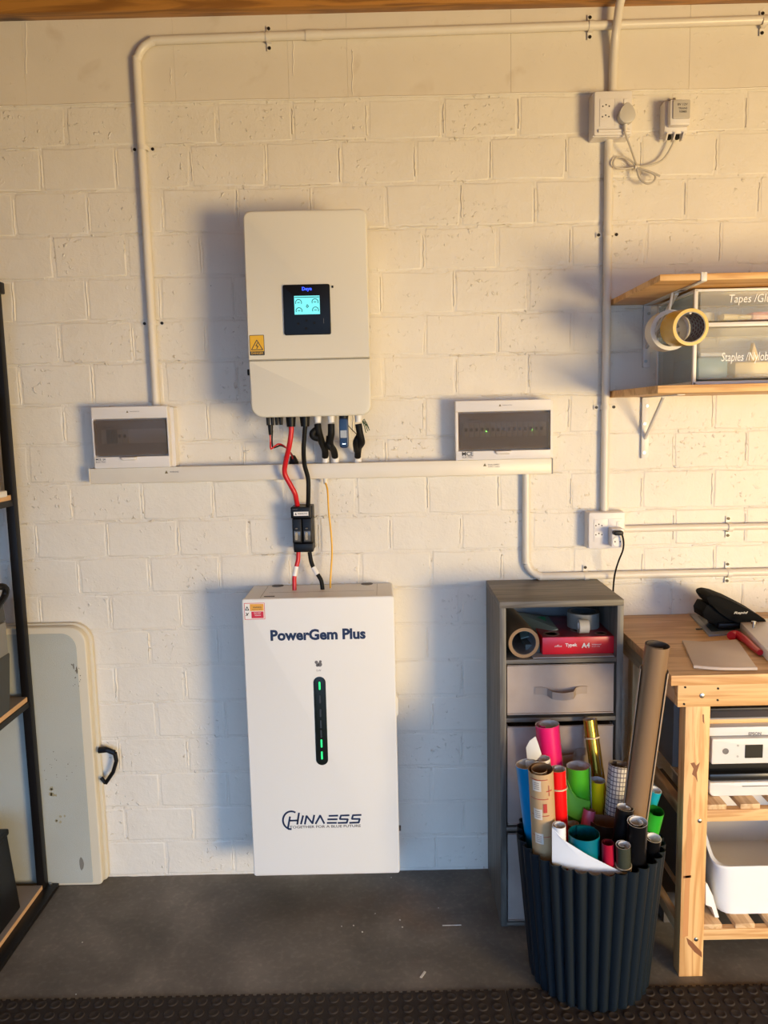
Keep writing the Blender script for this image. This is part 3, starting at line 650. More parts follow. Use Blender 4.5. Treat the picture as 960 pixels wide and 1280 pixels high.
# ================================================================ BATTERY
yb = -0.20
BX0 = (at(303, 760, yb).x + at(316, 1080, yb).x)/2; BX1 = (at(492.5, 760, yb).x + at(500, 1080, yb).x)/2
BZ1, BZ0 = at(398, 747, yb).z, at(408, 1093.5, yb).z
bat = root('battery', 'tall white wall-mounted battery cabinet under the fuse box', 'battery', ((BX0+BX1)/2, 0, BZ0))
G().rr(BX0+0.003, BX1-0.002, BZ0+0.008, BZ1-0.0015, -0.012, yb+0.012, 0.006).obj('case', M_batt, bat)
G().rr(BX0, BX1, BZ0, BZ1, yb+0.014, yb, 0.008, 0.004).obj('front_panel', M_batt, bat)
G().box((BX0+0.06, -0.014, BZ0+0.15), (BX1-0.06, 0, BZ1-0.1)).obj('wall_bracket', M_screw, bat)
M_slot = flat('recess_grey', (0.11, 0.10, 0.09), 0.6)
M_seam = flat('panel_seam', (0.33, 0.31, 0.27), 0.6)
for xx in (BX0+0.052, BX1-0.052): G().box((xx, yb+0.02, BZ1-0.003), (xx+0.0012, -0.02, BZ1-0.0010)).obj('seam', M_seam, bat)
for px, py in ((349, 729), (459, 726)):
    p = on(px, py, BZ1); G().lathe((p.x, -0.017, BZ1-0.004), [(0.0, 0.0), (0.019, 0.0), (0.019, 0.0032), (0, 0.0033)], 20).obj('lifting_recess', M_slot, bat)
p = on(336, 746, BZ1); G().box((p.x-0.016, yb+0.030, BZ1-0.003), (p.x+0.016, yb+0.040, BZ1-0.0005), 0.001).obj('vent_slot', M_slot, bat)
G().box((BX0+0.07, -0.115, BZ1-0.003), (BX1-0.06, -0.114, BZ1-0.0011)).obj('seam', M_seam, bat)
# right side latch and tab
p = at(497, 866, yb+0.06); q = at(497, 897, yb+0.06)
G().prism([(BX1-0.003, yb+0.05, q.z), (BX1+0.006, yb+0.05, q.z+0.015), (BX1+0.006, yb+0.05, p.z-0.015), (BX1-0.003, yb+0.05, p.z)], (0, 0.05, 0), bev=0.002).obj('side_cover', M_batt, bat)
p = at(502, 1033, yb+0.1); G().box((BX1-0.003, yb+0.08, p.z-0.004), (BX1+0.007, yb+0.10, p.z+0.004)).obj('side_tab', M_slot, bat)
p = at(315, 1084, -0.1); G().box((BX0-0.002, -0.10, BZ0-0.004), (BX0+0.03, -0.02, BZ0+0.02), 0.002).obj('foot', M_dark, bat)
# LED slot
a, b = at(392.6, 846, yb), at(409.4, 956, yb); xc = (at(400.5, 850, yb).x+at(401.5, 950, yb).x)/2; hw = 0.0183
ls = G().rr(xc-hw, xc+hw, b.z, a.z, yb+0.003, yb-0.0015, hw-0.0006, 0.0006, n=8).obj('light_strip', flat('strip_black', (0.010, 0.014, 0.014), 0.18), bat)
M_gled = emit('battery_green_led', (0.02, 0.75, 0.18), 1.2); M_off = flat('unlit_led', (0.035, 0.04, 0.05), 0.4)
for py, onn in ((857, 1), (874, 0), (891, 0), (905, 0), (917, 0), (929, 1), (944, 1)):
    p = at(401, py, yb); G().rr(xc-0.0024, xc+0.0024, p.z-0.0125, p.z+0.0125, yb, yb-0.0022, 0.0022, n=4).obj('led_bar', M_gled if onn else M_off, ls, label='lit green status bar' if onn else None)
p = at(397.5, 793, yb); text('PowerGem Plus', ((at(338, 793, yb).x+at(457, 793, yb).x)/2, yb-0.0006, p.z), at(457, 793, yb).x-at(338, 793, yb).x, M_navy, bat, height=0.034, bold=0.04)
p = at(398, 829, yb); g = G()
for (dx, dz, s) in ((-0.006, 0.003, 0.005), (0.004, -0.004, 0.007), (0.006, 0.005, 0.004), (-0.003, -0.006, 0.005)): g.cyl((p.x+dx, yb+0.0005, p.z+dz), (p.x+dx, yb-0.0006, p.z+dz), s, seg=12)
g.obj('power_button', M_greyink, bat)
p = at(398.5, 838, yb); text('S.W', (p.x, yb-0.0006, p.z), 0.014, M_greyink, bat)
# logo: measured strokes
def lg(u, v): q = at(340+u/7.385, 1000+v/7.385, yb); return (q.x, q.z)
g = G(); arc = []
for k in range(0, 17):
    a_ = math.radians(62 + k*(208)/16); arc.append(lg(178+78*math.cos(a_)*0.98, 186-82*math.sin(a_)))
strokes(g, [arc + [lg(150, 266)], [lg(166, 155), lg(147, 260)], [lg(165, 190), lg(240, 188)], [lg(249, 120), lg(234, 222)], [lg(287, 145), lg(268, 220)],
    [lg(304, 221), lg(319, 146), lg(374, 215), lg(390, 140)], [lg(404, 217), lg(445, 142), lg(482, 215)],
    [lg(527, 146), lg(607, 143)], [lg(516, 178), lg(601, 177)], [lg(510, 211), lg(594, 210)],
    [lg(711, 140), lg(637, 143), lg(627, 175), lg(700, 177), lg(690, 209), lg(610, 211)], [lg(822, 137), lg(748, 140), lg(738, 174), lg(810, 174), lg(800, 207), lg(718, 210)]], 0.0056, yb-0.0006)
g.obj('logo', M_navy, bat, smooth=False)
a, b = at(362, 1034, yb), at(451, 1032, yb); text('TOGETHER FOR A BLUE FUTURE', ((a.x+b.x)/2, yb-0.0006, (a.z+b.z)/2), b.x-a.x, M_greyink, bat, height=0.0085, bold=0.02)
# sticker
a, b = at(305, 754, yb), at(331.5, 774, yb)
s = G().rr(a.x, b.x, b.z, a.z, yb, yb-0.0005, 0.001).obj('warning_sticker', flat('sticker_red', (0.62, 0.05, 0.06), 0.4), bat)
G().box((a.x+0.0015, yb-0.0007, b.z+0.0015), (b.x-0.0015, yb, a.z-0.0015)).obj('sticker_white', M_white, s, smooth=False)
zm = (a.z+b.z)/2; w_ = b.x-a.x
G().box((a.x+w_*0.28, yb-0.0009, zm+0.001), (b.x-0.003, yb, a.z-0.003)).obj('sticker_orange', flat('sticker_orange', (0.78, 0.38, 0.05), 0.4), s, smooth=False)
G().box((a.x+w_*0.34, yb-0.0009, b.z+0.004), (b.x-0.004, yb, zm-0.001)).obj('sticker_band', flat('sticker_crimson', (0.60, 0.02, 0.05), 0.4), s, smooth=False)
text('WARNING', (a.x+w_*0.63, yb-0.0012, zm+0.012), 0.026, M_ink, s, bold=0.02); text('HIGH VOLTAGE', (a.x+w_*0.63, yb-0.0012, zm+0.006), 0.028, M_ink, s)
text('DO NOT', (a.x+w_*0.64, yb-0.0012, zm-0.0055), 0.020, M_white, s, bold=0.02); text('TOUCH', (a.x+w_*0.64, yb-0.0012, zm-0.0125), 0.018, M_white, s, bold=0.02)
g = G(); q = (a.x+w_*0.14, zm+0.008); strokes(g, [[(q[0]-0.005, q[1]-0.004), (q[0]+0.005, q[1]-0.004), (q[0], q[1]+0.006), (q[0]-0.005, q[1]-0.004)], [(q[0]-0.004, q[1]-0.021), (q[0]+0.004, q[1]-0.013)], [(q[0]-0.003, q[1]-0.012), (q[0]+0.001, q[1]-0.020)]], 0.0022, yb-0.0012); g.obj('symbol', M_ink, s, smooth=False)
# ================================================================ SOCKETS
def two_pin(px, py, y, parent, w=0.0155):
    p = at(px, py, y); g = G(); hw, hh = w, w*0.58
    pts = [(p.x-hw, y-0.0008, p.z-hh*0.4), (p.x-hw*0.7, y-0.0008, p.z-hh), (p.x+hw*0.7, y-0.0008, p.z-hh), (p.x+hw, y-0.0008, p.z-hh*0.4), (p.x+hw, y-0.0008, p.z+hh*0.4), (p.x+hw*0.7, y-0.0008, p.z+hh), (p.x-hw*0.7, y-0.0008, p.z+hh), (p.x-hw, y-0.0008, p.z+hh*0.4)]
    f = g.prism([Vector(q) for q in pts], (0, 0.0015, 0)).obj('socket_outlet', M_plastic, parent)
    for k, (dx, dz) in enumerate(((-w*0.6, -0.001), (0, 0.003), (w*0.6, -0.001))):
        G().cyl((p.x+dx, y-0.0007, p.z+dz), (p.x+dx, y-0.0011, p.z+dz), 0.0023, seg=8).obj('pin_hole', M_ink, f)
def socket_box(x0, y0, x1, y1, depth, label, outs, sw, lip):
    a, b = at(x0, y0, -depth), at(x1, y1, -depth)
    r = root('wall_socket', label, 'socket', ((a.x+b.x)/2, 0, b.z), 'double sockets in surface boxes')
    G().rr(a.x-0.001, b.x+0.001, b.z-0.002, a.z+0.001, 0, -depth+0.010, 0.004).obj('back_box', M_plastic, r)
    G().rr(a.x, b.x, b.z, a.z, -depth+0.012, -depth, 0.006, 0.003).obj('face_plate', M_plastic, r)
    wd = b.x-a.x; hh = a.z-b.z; y = -depth-0.0012
    G().rr(a.x+wd*0.14, a.x+wd*0.52, b.z+hh*0.19, a.z-hh*0.18, -depth, y, 0.002, 0.0006).obj('outlet_module', M_plastic, r)
    G().rr(a.x+wd*0.53, b.x-wd*0.08, b.z+hh*0.19, a.z-hh*0.18, -depth, y, 0.002, 0.0006).obj('outlet_module', M_plastic, r)
    for (px, py) in outs: two_pin(px, py, y, r)
    p = at(sw[0], sw[1], y); G().rr(p.x-0.0055, p.x+0.0055, p.z-0.007, p.z+0.007, y, y-0.002, 0.001, 0.0006).obj('switch', M_white, r)
    if lip: G().tube([(a.x+0.012, -depth-0.002, b.z+hh*0.09), (b.x-0.008, -depth-0.002, b.z+hh*0.09)], 0.0045, 10, 1).obj('lower_lip', M_plastic, r)
    return r
socket_box(743, 114, 790, 168, 0.062, 'upper double socket in a white surface box, holding a grey-white plug', [(757.5, 132.5), (757, 145.5)], (782, 127), True)
socket_box(736, 641, 781, 685, 0.052, 'lower double socket in a white surface box, holding a cube adaptor', [(748.5, 656.5), (748.5, 668)], (773, 654.5), False)
# round-shouldered plug and its tied cord, feeding a small transformer
p = at(781, 146, -0.063)
plug = root('plug', 'pale teardrop plug in the upper socket', 'plug', (p.x, -0.062, p.z-0.03))
prof = []
for k in range(24):
    a = 2*math.pi*k/24; rr_ = 0.0245*(1+0.10*math.sin(a)); prof.append((p.x+rr_*math.cos(a)*(1-0.30*max(0, math.sin(a))), -0.0635, p.z-0.004+rr_*math.sin(a)*(1.0+0.32*max(0, math.sin(a)))))
G().prism([Vector(q) for q in prof], (0, -0.026, 0), bev=0.006).obj('plug_body', flat('plug_grey', (0.56, 0.54, 0.50), 0.4), plug)
G().cyl((p.x-0.002, -0.078, p.z-0.026), (p.x-0.001, -0.076, p.z-0.046), 0.006, 0.0045, 12).obj('strain_relief', M_pvc, plug)
M_cord = flat('grey_cord', (0.50, 0.46, 0.40), 0.45)
cord = root('power_cord', 'thin grey cord tied in a bow between the plug and the transformer', 'cord', at(795, 210, -0.03))
G().tube([at(779.5, 156, -0.075), at(782, 168, -0.07), at(788, 184, -0.055), at(793.5, 200, -0.035), at(796, 208, -0.026), at(786, 199, -0.028), at(773, 196, -0.034), at(767, 201, -0.040), at(768, 208, -0.040), at(780, 211, -0.032), at(797, 208.5, -0.028), at(815, 206, -0.026), at(829, 199, -0.026), at(839, 184, -0.028), at(843.5, 172, -0.032), at(843, 167, -0.035)], 0.0030, 8, 7).obj('cord_run', M_cord, cord)
G().tube([at(796, 209, -0.034), at(799, 222, -0.038), at(808, 229.5, -0.042), at(817, 227, -0.042), at(819, 220, -0.040), at(812, 215, -0.038), at(797, 210, -0.034), at(806, 213, -0.036), at(825, 220, -0.038)], 0.0030, 8, 7).obj('bow_loop', M_cord, cord)
G().tube([at(796, 209.5, -0.036), at(808, 213, -0.040), at(822, 218.5, -0.040)], 0.0030, 8, 5).obj('bow_loop', M_cord, cord)
p = at(796, 209, -0.032); G().cyl((p.x-0.006, p.y, p.z), (p.x+0.006, p.y, p.z), 0.0065, seg=12).obj('cable_tie', M_pvc, cord)
# transformer
a, b = at(841, 122, -0.075), at(864, 160, -0.075)
tf = root('bell_transformer', 'small grey-white transformer with a rating plate, right of the upper socket', 'transformer', ((a.x+b.x)/2, 0, b.z-0.02))
G().box((a.x-0.012, -0.045, b.z-0.004), (b.x+0.001, 0, a.z+0.004), 0.003).obj('base', M_plastic, tf)
G().box((a.x-0.004, -0.068, b.z+0.012), (b.x, -0.043, a.z-0.002), 0.004).obj('raised_body', M_plastic, tf)
G().rr(a.x+0.003, b.x-0.003, b.z+0.028, a.z-0.006, -0.066, -0.0725, 0.003, 0.001).obj('rating_plate', flat('plate_grey', (0.52, 0.49, 0.44), 0.45), tf)
cx = (a.x+b.x)/2
text('8V 12V', (cx+0.002, -0.0730, a.z-0.018), 0.030, M_greyink, tf, height=0.007, bold=0.02)
text('TRANS', (cx+0.003, -0.0730, a.z-0.029), 0.026, M_greyink, tf, height=0.006, bold=0.02)
text('FORMER', (cx+0.004, -0.0730, a.z-0.038), 0.022, M_greyink, tf, height=0.006, bold=0.02)
for dx in (0.006, 0.030):
    G().cyl((a.x+dx, -0.032, b.z-0.004), (a.x+dx, -0.036, b.z-0.016), 0.0075, 0.006, 12).obj('cable_entry', M_blackr, tf)
for dx in (-0.006, 0.016, 0.042):
    G().prism([(a.x+dx, -0.02, b.z-0.002), (a.x+dx, -0.055, b.z-0.002), (a.x+dx, -0.04, b.z-0.020), (a.x+dx, -0.02, b.z-0.020)], (0.004, 0, 0)).obj('fin', M_plastic, tf)
G().box((a.x, -0.035, a.z+0.003), (b.x-0.012, -0.005, a.z+0.010), 0.002).obj('terminal_block', M_greyink, tf)
G().box((a.x+0.02, -0.022, a.z+0.008), (a.x+0.028, -0.004, a.z+0.020), 0.001).obj('terminal_screw', M_screw, tf)
# cube adaptor + black plug + cord behind the cabinet
p, q = at(765, 661, -0.090), at(780, 684, -0.090)
ad = root('plug_adaptor', 'white cube plug adaptor in the lower socket', 'plug adaptor', ((p.x+q.x)/2, -0.053, q.z))
G().rr(p.x-0.001, q.x+0.001, q.z, p.z, -0.0525, -0.090, 0.005, 0.003).obj('adaptor_body', M_plastic, ad)
pm = at(772, 677, -0.09); 
G().lathe((pm.x, -0.089, pm.z), [(0.0165, 0.0), (0.0165, 0.002), (0.015, 0.003), (0.0145, 0.0015), (0, 0.0015)], 20, axis='y').obj('round_face', M_white, ad)
for dx in (-0.008, 0.008): G().cyl((pm.x+dx, -0.0904, pm.z), (pm.x+dx, -0.0912, pm.z), 0.0024, seg=8).obj('pin_hole', M_ink, ad)
pp = at(773, 666, -0.10)
bp = root('plug', 'small black flat plug with black cord in the cube adaptor', 'plug', (pp.x, -0.092, pp.z))
G().rr(pp.x-0.016, pp.x+0.013, pp.z-0.007, pp.z+0.007, -0.0905, -0.112, 0.006, 0.003).obj('plug_body', M_black, bp)
G().tube([at(777.5, 668, -0.105), at(779.5, 677, -0.103), at(778.5, 688, -0.10), at(773, 702, -0.08), at(768.5, 718, -0.06), at(766.5, 738, -0.045), at(766, 765, -0.03)], 0.0028, 8, 7).obj('cord', M_black, bp)

# ================================================================ WALL SHELVES
SX = 0.704; YF = -0.435
zt1 = (at(821, 343, YF).z); zt0 = (at(821, 351.5, YF).z)
zb1 = (at(818.6, 482, YF).z); zb0 = (at(818.6, 492, YF).z)
M_bracket = flat('bracket_white', (0.74, 0.72, 0.68), 0.35)
def bracket(x, z, name_parent, yarm, h, ydiag, hd):
    b = G().box((x-0.011, -0.012, z-h), (x+0.011, -0.0045, z), 0.001).box((x-0.011, yarm, z-0.003), (x+0.011, -0.006, z), 0.001).obj('bracket', M_bracket, name_parent)
    G().tube([(x, -0.010, z-hd), (x, ydiag, z-0.004)], 0.0055, 8, 1).obj('brace', M_bracket, b)
    for dz in (0.028, 0.083, h-0.018):
        G().cyl((x+(0.004 if dz < 0.06 else -0.003), -0.012, z-dz), (x+(0.004 if dz < 0.06 else -0.003), -0.0145, z-dz), 0.0048, seg=10).obj('screw', M_screw, b)
    return b
XB = 0.816
def shelf(label, z0, z1, h, yd, hd, clip=False):
    r = root('wall_shelf', label, 'shelf', (1.15, 0, z0), 'pine wall shelves above the workbench')
    G().box((SX, YF, z0), (1.60, -0.004, z1), 0.0015).obj('shelf_board', M_shelf, r)
    b = bracket(XB, z0, r, -0.30, h, yd, hd); bracket(1.42, z0, r, -0.30, h, yd, hd)
    if clip:
        hz = at(838, 411, -0.34).z+0.0315; G().tube([(0.789, -0.42, hz-0.001), (0.787, -0.34, hz), (0.786, -0.268, hz), (0.790, -0.262, hz+0.01), (0.800, -0.260, z0-0.004)], 0.0035, 8, 4).obj('hook_rod', M_bracket, b)
        G().box((XB-0.009, YF-0.003, z0-0.002), (XB+0.006, YF+0.001, z1+0.003), 0.001).box((XB-0.009, YF-0.003, z0-0.003), (XB+0.006, -0.28, z0-0.0005), 0.0005).obj('front_clip', M_bracket, b)
    return r
shelf('upper pine shelf board over the clear drawer unit', zt0, zt1, 0.19, -0.25, 0.13, True)
hbr = zb0 - at(803, 573, -0.01).z
shelf('lower pine shelf board carrying the clear drawer unit', zb0, zb1, hbr, -0.165, zb0-at(803, 548, -0.01).z)
# ---- clear drawer unit
UX0, UX1, UY0, UY1 = 0.832, 1.232, -0.05, -0.335
uz0 = zb1; uz1 = zt0-0.006
du = root('drawer_unit', 'two-drawer clear plastic storage unit with white frame and white lettering', 'drawer unit', ((UX0+UX1)/2, (UY0+UY1)/2, uz0))
M_frame = flat('frame_white', (0.76, 0.74, 0.70), 0.3)
g = G(); fr = 0.010
for x in (UX0, UX1-fr):
    for y in (UY1, UY0-fr): g.box((x, y, uz0), (x+fr, y+fr, uz1), 0.002)
g.box((UX0, UY1, uz0), (UX1, UY0, uz0+0.012), 0.003); g.box((UX0, UY1, uz1-0.008), (UX1, UY0, uz1), 0.003)
zmid = at(920, 405, UY1).z
g.box((UX0, UY1, zmid-0.006), (UX1, UY0, zmid+0.006), 0.002); g.obj('frame', M_frame, du)
M_clear = clear('clear_plastic', (0.93, 0.93, 0.92), 0.10, 0.86)
M_side = clear('side_plastic', (0.72, 0.78, 0.80), 0.25, 0.70)
G().box((UX0+0.003, UY1+fr, uz0+0.012), (UX0+0.0045, UY0-fr, uz1-0.01)).obj('side_panel', M_side, du)
G().box((UX1-0.0045, UY1+fr, uz0+0.012), (UX1-0.003, UY0-fr, uz1-0.01)).obj('side_panel', M_side, du)
def drawer(z0, z1):
    g = G(); xa, xb = UX0+0.014, UX1-0.014; t_ = 0.0016
    g.box((xa, UY1-0.006, z0), (xb, UY1-0.006+t_, z1), 0.0005); g.box((xa, UY1-0.006, z0), (xb, UY0-0.02, z0+t_)); g.box((xa, UY1-0.006, z0), (xa+t_, UY0-0.02, z1-0.004)); g.box((xb-t_, UY1-0.006, z0), (xb, UY0-0.02, z1-0.004)); g.box((xa, UY0-0.02-t_, z0), (xb, UY0-0.02, z1-0.004))
    d = g.obj('drawer', M_clear, du)
    G().box((xa+0.10, UY1-0.016, z0+0.004), (xb-0.10, UY1-0.005, z0+0.012), 0.002).obj('handle', M_clear, d)
    return d
dzl0, dzl1, dzu0, dzu1 = uz0+0.016, zmid-0.010, zmid+0.009, uz1-0.010
d2 = drawer(dzl0, dzl1); d1 = drawer(dzu0, dzu1)
M_let = flat('white_lettering', (0.88, 0.87, 0.84), 0.4)
p = at(912, 374, UY1-0.007); text('Tapes /Glue', (p.x+0.060, UY1-0.0068, p.z-0.002), 0.122, M_let, d1, height=0.028, shear=0.15, bold=0.0)
p = at(902, 447, UY1-0.007); text('Staples /Nylobag', (p.x+0.072, UY1-0.0068, p.z-0.002), 0.145, M_let, d2, height=0.030, shear=0.15, bold=0.0)
# things inside the drawers
def fm(n, c, r=0.4): return flat(n, c, r)
yq = UY1+0.02
def inner(name, pts, m, label, cat, thick=0.03, y=yq):
    P = [at(x, y_, y) for x, y_ in pts]; return G().prism([(q.x, y, q.z) for q in P], (0, thick, 0), bev=0.002).obj(name, m, label=label, cat=cat)
zd1, zd2 = dzu0+0.003, dzl0+0.003
G().lathe((0.885, -0.26, zd1+0.001), [(0.020, 0), (0.030, 0), (0.030, 0.024), (0.020, 0.024), (0.020, 0.0)], 24).obj('tape_roll', fm('clear_tape', (0.62, 0.60, 0.50)), label='small pale tape roll lying in the upper clear drawer', cat='tape roll')
G().lathe((0.950, -0.27, zd1+0.001), [(0.016, 0), (0.026, 0), (0.026, 0.018), (0.016, 0.018), (0.016, 0.0)], 24).obj('tape_roll', fm('cream_tape', (0.78, 0.66, 0.40)), label='small cream tape roll in the middle of the upper clear drawer', cat='tape roll')
G().box((1.00, -0.31, zd1), (1.15, -0.21, zd1+0.022), 0.006).obj('glue_pack', fm('pink_pack', (0.72, 0.28, 0.26)), label='pink and red pack lying in the upper clear drawer', cat='pack')
G().cyl((0.915, -0.318, zd1+0.009), (0.995, -0.305, zd1+0.009), 0.0085, 0.006, 14).obj('glue_stick', fm('cream_stick', (0.82, 0.72, 0.45)), label='cream glue stick lying at the front of the upper drawer', cat='glue stick')
G().box((0.855, -0.30, zd2), (0.945, -0.12, zd2+0.060), 0.012).obj('plastic_bag', fm('blue_bag', (0.20, 0.36, 0.42)), label='folded blue-grey plastic bag at the left of the lower drawer', cat='bag')
G().box((0.96, -0.30, zd2), (1.08, -0.20, zd2+0.045), 0.010).obj('staple_box', fm('staple_box_cream', (0.80, 0.66, 0.36)), label='cream box standing in the middle of the lower drawer', cat='box')
G().prism([(1.015, -0.27, zd2+0.046), (1.045, -0.27, zd2+0.046), (1.025, -0.27, zd2+0.100)], (0, 0.02, 0), bev=0.003).obj('paper_cone', fm('yellow_paper', (0.85, 0.62, 0.26)), label='pointed yellow paper piece sticking up in the lower drawer', cat='paper')
G().box((1.09, -0.30, zd2), (1.15, -0.18, zd2+0.03), 0.006).obj('stapler_part', M_black, label='dark piece at the lower right of the lower drawer', cat='stapler')
G().box((0.87, -0.29, zd2+0.061), (0.94, -0.20, zd2+0.072), 0.004).obj('plastic_sleeve', fm('white_sleeve', (0.72, 0.74, 0.72)), label='white plastic sleeve folded on the blue bag in the lower drawer', cat='plastic sleeve')
# ---- tape rolls beside the unit, hung on the bracket brace
M_tapey = flat('yellow_tape', (0.68, 0.42, 0.025), 0.25)
M_tapec = flat('white_tape', (0.72, 0.70, 0.64), 0.4)
pa = Vector((0.789, -0.425, at(858, 409, -0.425).z)); pb_ = Vector((0.786, -0.340, at(838, 411, -0.34).z))
r = root('packing_tape', 'yellow packing tape roll hanging beside the drawer unit, its hole facing out', 'tape roll', (pa.x, -0.38, pa.z-0.047))
d_ = Vector((pb_.x-pa.x, 0.085, pb_.z-pa.z))/0.62
G().pipe(pa, pa+d_*0.62, 0.0465, 0.0385, 40, mi=0, mj=0).obj('tape_coil', M_tapey, r)
G().pipe(pa+d_*0.01, pa+d_*0.61, 0.0384, 0.0365, 40, mi=1, mj=0).obj('card_core', [flat('core_grey', (0.30, 0.30, 0.29), 0.6), M_tapec], r)
g = G(); du_ = d_.normalized(); uu = du_.orthogonal().normalized(); vv = du_.cross(uu)
for i in range(5):
    for k in range(20):
        a = 2*math.pi*(k+(i % 2)*0.5)/20; c = pa+d_*(0.05+0.11*i) + (uu*math.cos(a)+vv*math.sin(a))*0.0362
        n_ = -(uu*math.cos(a)+vv*math.sin(a)); t1 = du_.cross(n_)
        g.poly([c+(t1*math.cos(j*math.pi/3)+du_*math.sin(j*math.pi/3))*0.0048+n_*0.0004 for j in range(6)])
g.obj('hexagon_print', flat('maroon_print', (0.10, 0.02, 0.04), 0.5), r, smooth=False)
pw = Vector((0.774, -0.30, at(828, 413, -0.32).z))
r = root('masking_tape', 'wide white tape ring hanging behind the yellow roll', 'tape roll', (pw.x, -0.30, pw.z-0.054))
G().pipe((pw.x, -0.325, pw.z), (pw.x, -0.277, pw.z), 0.0535, 0.043, 44).obj('tape_coil', M_tapec, r)

# ================================================================ GREY CABINET
cy = -0.30
CX0, CX1 = at(625, 752, cy).x, at(780, 751, cy).x
CX0 = (CX0+on(628.4, 1170, 0).x)/2
CZ1 = (at(700, 751, cy).z); 
cab = root('cube_cabinet', 'narrow dark grey laminate cabinet with three fabric drawers', 'cabinet', ((CX0+CX1)/2, cy/2, 0))
T = 0.018
G().box((CX0, cy, 0), (CX0+T, -0.006, CZ1-T), 0.0008).obj('side_panel', M_greywoodz, cab)
G().box((CX1-T, cy, 0), (CX1, -0.006, CZ1-T), 0.0008).obj('side_panel', M_greywoodz, cab)
G().box((CX0, cy, CZ1-T), (CX1, -0.006, CZ1), 0.0008).obj('top_panel', M_greywood, cab)
zA = at(700, 824, cy).z; zB = at(700, 897, cy).z; zC = at(636, 1035, cy).z; zD = at(640, 1166, cy).z
for z in (zA, zB, zC, zD): G().box((CX0+T, cy+0.002, max(z-0.012, 0.0)), (CX1-T, -0.012, max(z, 0.010)), 0.0006).obj('shelf', M_greywood, cab)
G().box((CX0+0.004, -0.012, 0.0), (CX1-0.004, -0.006, CZ1-T)).obj('back_panel', flat('back_grey', (0.16, 0.17, 0.18), 0.6), cab)
M_fab = flat('beige_fabric', (0.44, 0.365, 0.32), 0.85, bump=0.5, bscale=900, var=0.10, vscale=14)
M_fab2 = flat('beige_strap', (0.36, 0.295, 0.255), 0.85, bump=0.5, bscale=900)
def fabric_drawer(za, zb, label, hz=None):
    d = root('fabric_drawer', label, 'storage drawer', ((CX0+CX1)/2, cy/2, zb+0.002), 'beige fabric drawers in the grey cabinet')
    xa, xb = CX0+T+0.004, CX1-T-0.006; g = G(); n = 10; m = 8
    f = lambda u, v: Vector((xa+(xb-xa)*u, cy+0.006-0.004*math.sin(math.pi*u)*math.sin(math.pi*v)+0.0010*math.sin(9*u+7*v), zb+0.003+(za-zb-0.003)*v))
    V = [g.b.verts.new(f(i/n, j/m)) for j in range(m+1) for i in range(n+1)]
    for j in range(m):
        for i in range(n): g.b.faces.new((V[j*(n+1)+i], V[j*(n+1)+i+1], V[(j+1)*(n+1)+i+1], V[(j+1)*(n+1)+i]))
    g.box((xa, cy+0.0066, zb+0.003), (xa+0.003, -0.03, za)); g.box((xb-0.003, cy+0.0066, zb+0.003), (xb, -0.03, za)); g.box((xa, cy+0.008, zb+0.003), (xb, -0.03, zb+0.006)); g.box((xa, -0.033, zb+0.003), (xb, -0.03, za))
    fr_ = g.obj('fabric_box', M_fab, d)
    g = G()
    for q in ((xa, zb+0.006, xb, zb+0.0085), (xa, za-0.004, xb, za-0.001)): g.box((q[0], cy+0.0015, q[1]), (q[2], cy+0.006, q[3]), 0.001)
    g.obj('hem', M_fab, d)
    if hz is None: hz = (za+zb)/2
    xm2 = (xa+xb)/2; g = G()
    P = [(-0.075, 0.002), (-0.055, 0.002), (-0.040, -0.003), (-0.030, -0.022), (0, -0.030), (0.030, -0.024), (0.042, -0.003), (0.055, 0.002), (0.075, 0.002)]; sag = [0, 0, -0.002, -0.006, -0.008, -0.006, -0.001, 0, 0]
    vs = []; 
    for (dx, dy), sg in zip(P, sag):
        for z in (0.011, -0.011): vs.append((xm2+dx, cy+dy-0.001, hz+z+sg))
    vs += [(x, y-0.0014, z) for x, y, z in vs]; k = len(P); fs = []
    for i in range(k-1):
        a = 2*i; fs += [(a, a+1, a+3, a+2), (a+2*k, a+2+2*k, a+3+2*k, a+1+2*k), (a, a+2, a+2+2*k, a+2*k), (a+1, a+1+2*k, a+3+2*k, a+3)]
    g._add(vs, fs); g.obj('strap_handle', M_fab2, d)
    return d
zt_top = at(700, 831, cy).z
fabric_drawer(zt_top, zB+0.001+0.004, 'upper beige fabric drawer of the grey cabinet, fully in view')
fabric_drawer(at(700, 908, cy).z, zC+0.003, 'middle beige fabric drawer behind the coloured rolls', at(710, 940, cy).z)
fabric_drawer(at(640, 1043, cy).z, max(zD, 0.010)+0.001, 'lowest beige fabric drawer, mostly hidden by the black bin')
# contents of the open top compartment
pc = at(655, 798, -0.285); rt_ = 0.0445
pk = Vector((pc.x-0.012, -0.035, zA+rt_+0.001)); pc.z = zA+rt_+0.001
M_card = flat('cardboard_brown', (0.40, 0.25, 0.12), 0.7, var=0.08)
r = root('cardboard_tube', 'short wide cardboard tube lying in the open top compartment', 'cardboard tube', (pc.x, -0.16, zA))
G().pipe(pc, pk, rt_, 0.035, 36, mi=0, mj=1).obj('tube_wall', [flat('tube_outer', (0.17, 0.13, 0.085), 0.6), flat('tube_edge', (0.33, 0.20, 0.10), 0.7, var=0.1)], r)
G().pipe(pc+Vector((0, 0.001, 0)), pk, 0.0352, 0.0345, 36).obj('liner', flat('liner_grey', (0.20, 0.21, 0.24), 0.4, var=0.4, vscale=30), r)
a, b = at(678, 797, -0.27), at(768, 820, -0.27)
G().box((at(666, 822, -0.29).x, -0.292, zA+0.0005), (CX1-T-0.004, -0.06, zA+0.004), 0.0008).obj('grey_board', flat('board_grey', (0.32, 0.30, 0.29), 0.6), label='thin grey board lying under the red ream', cat='board')
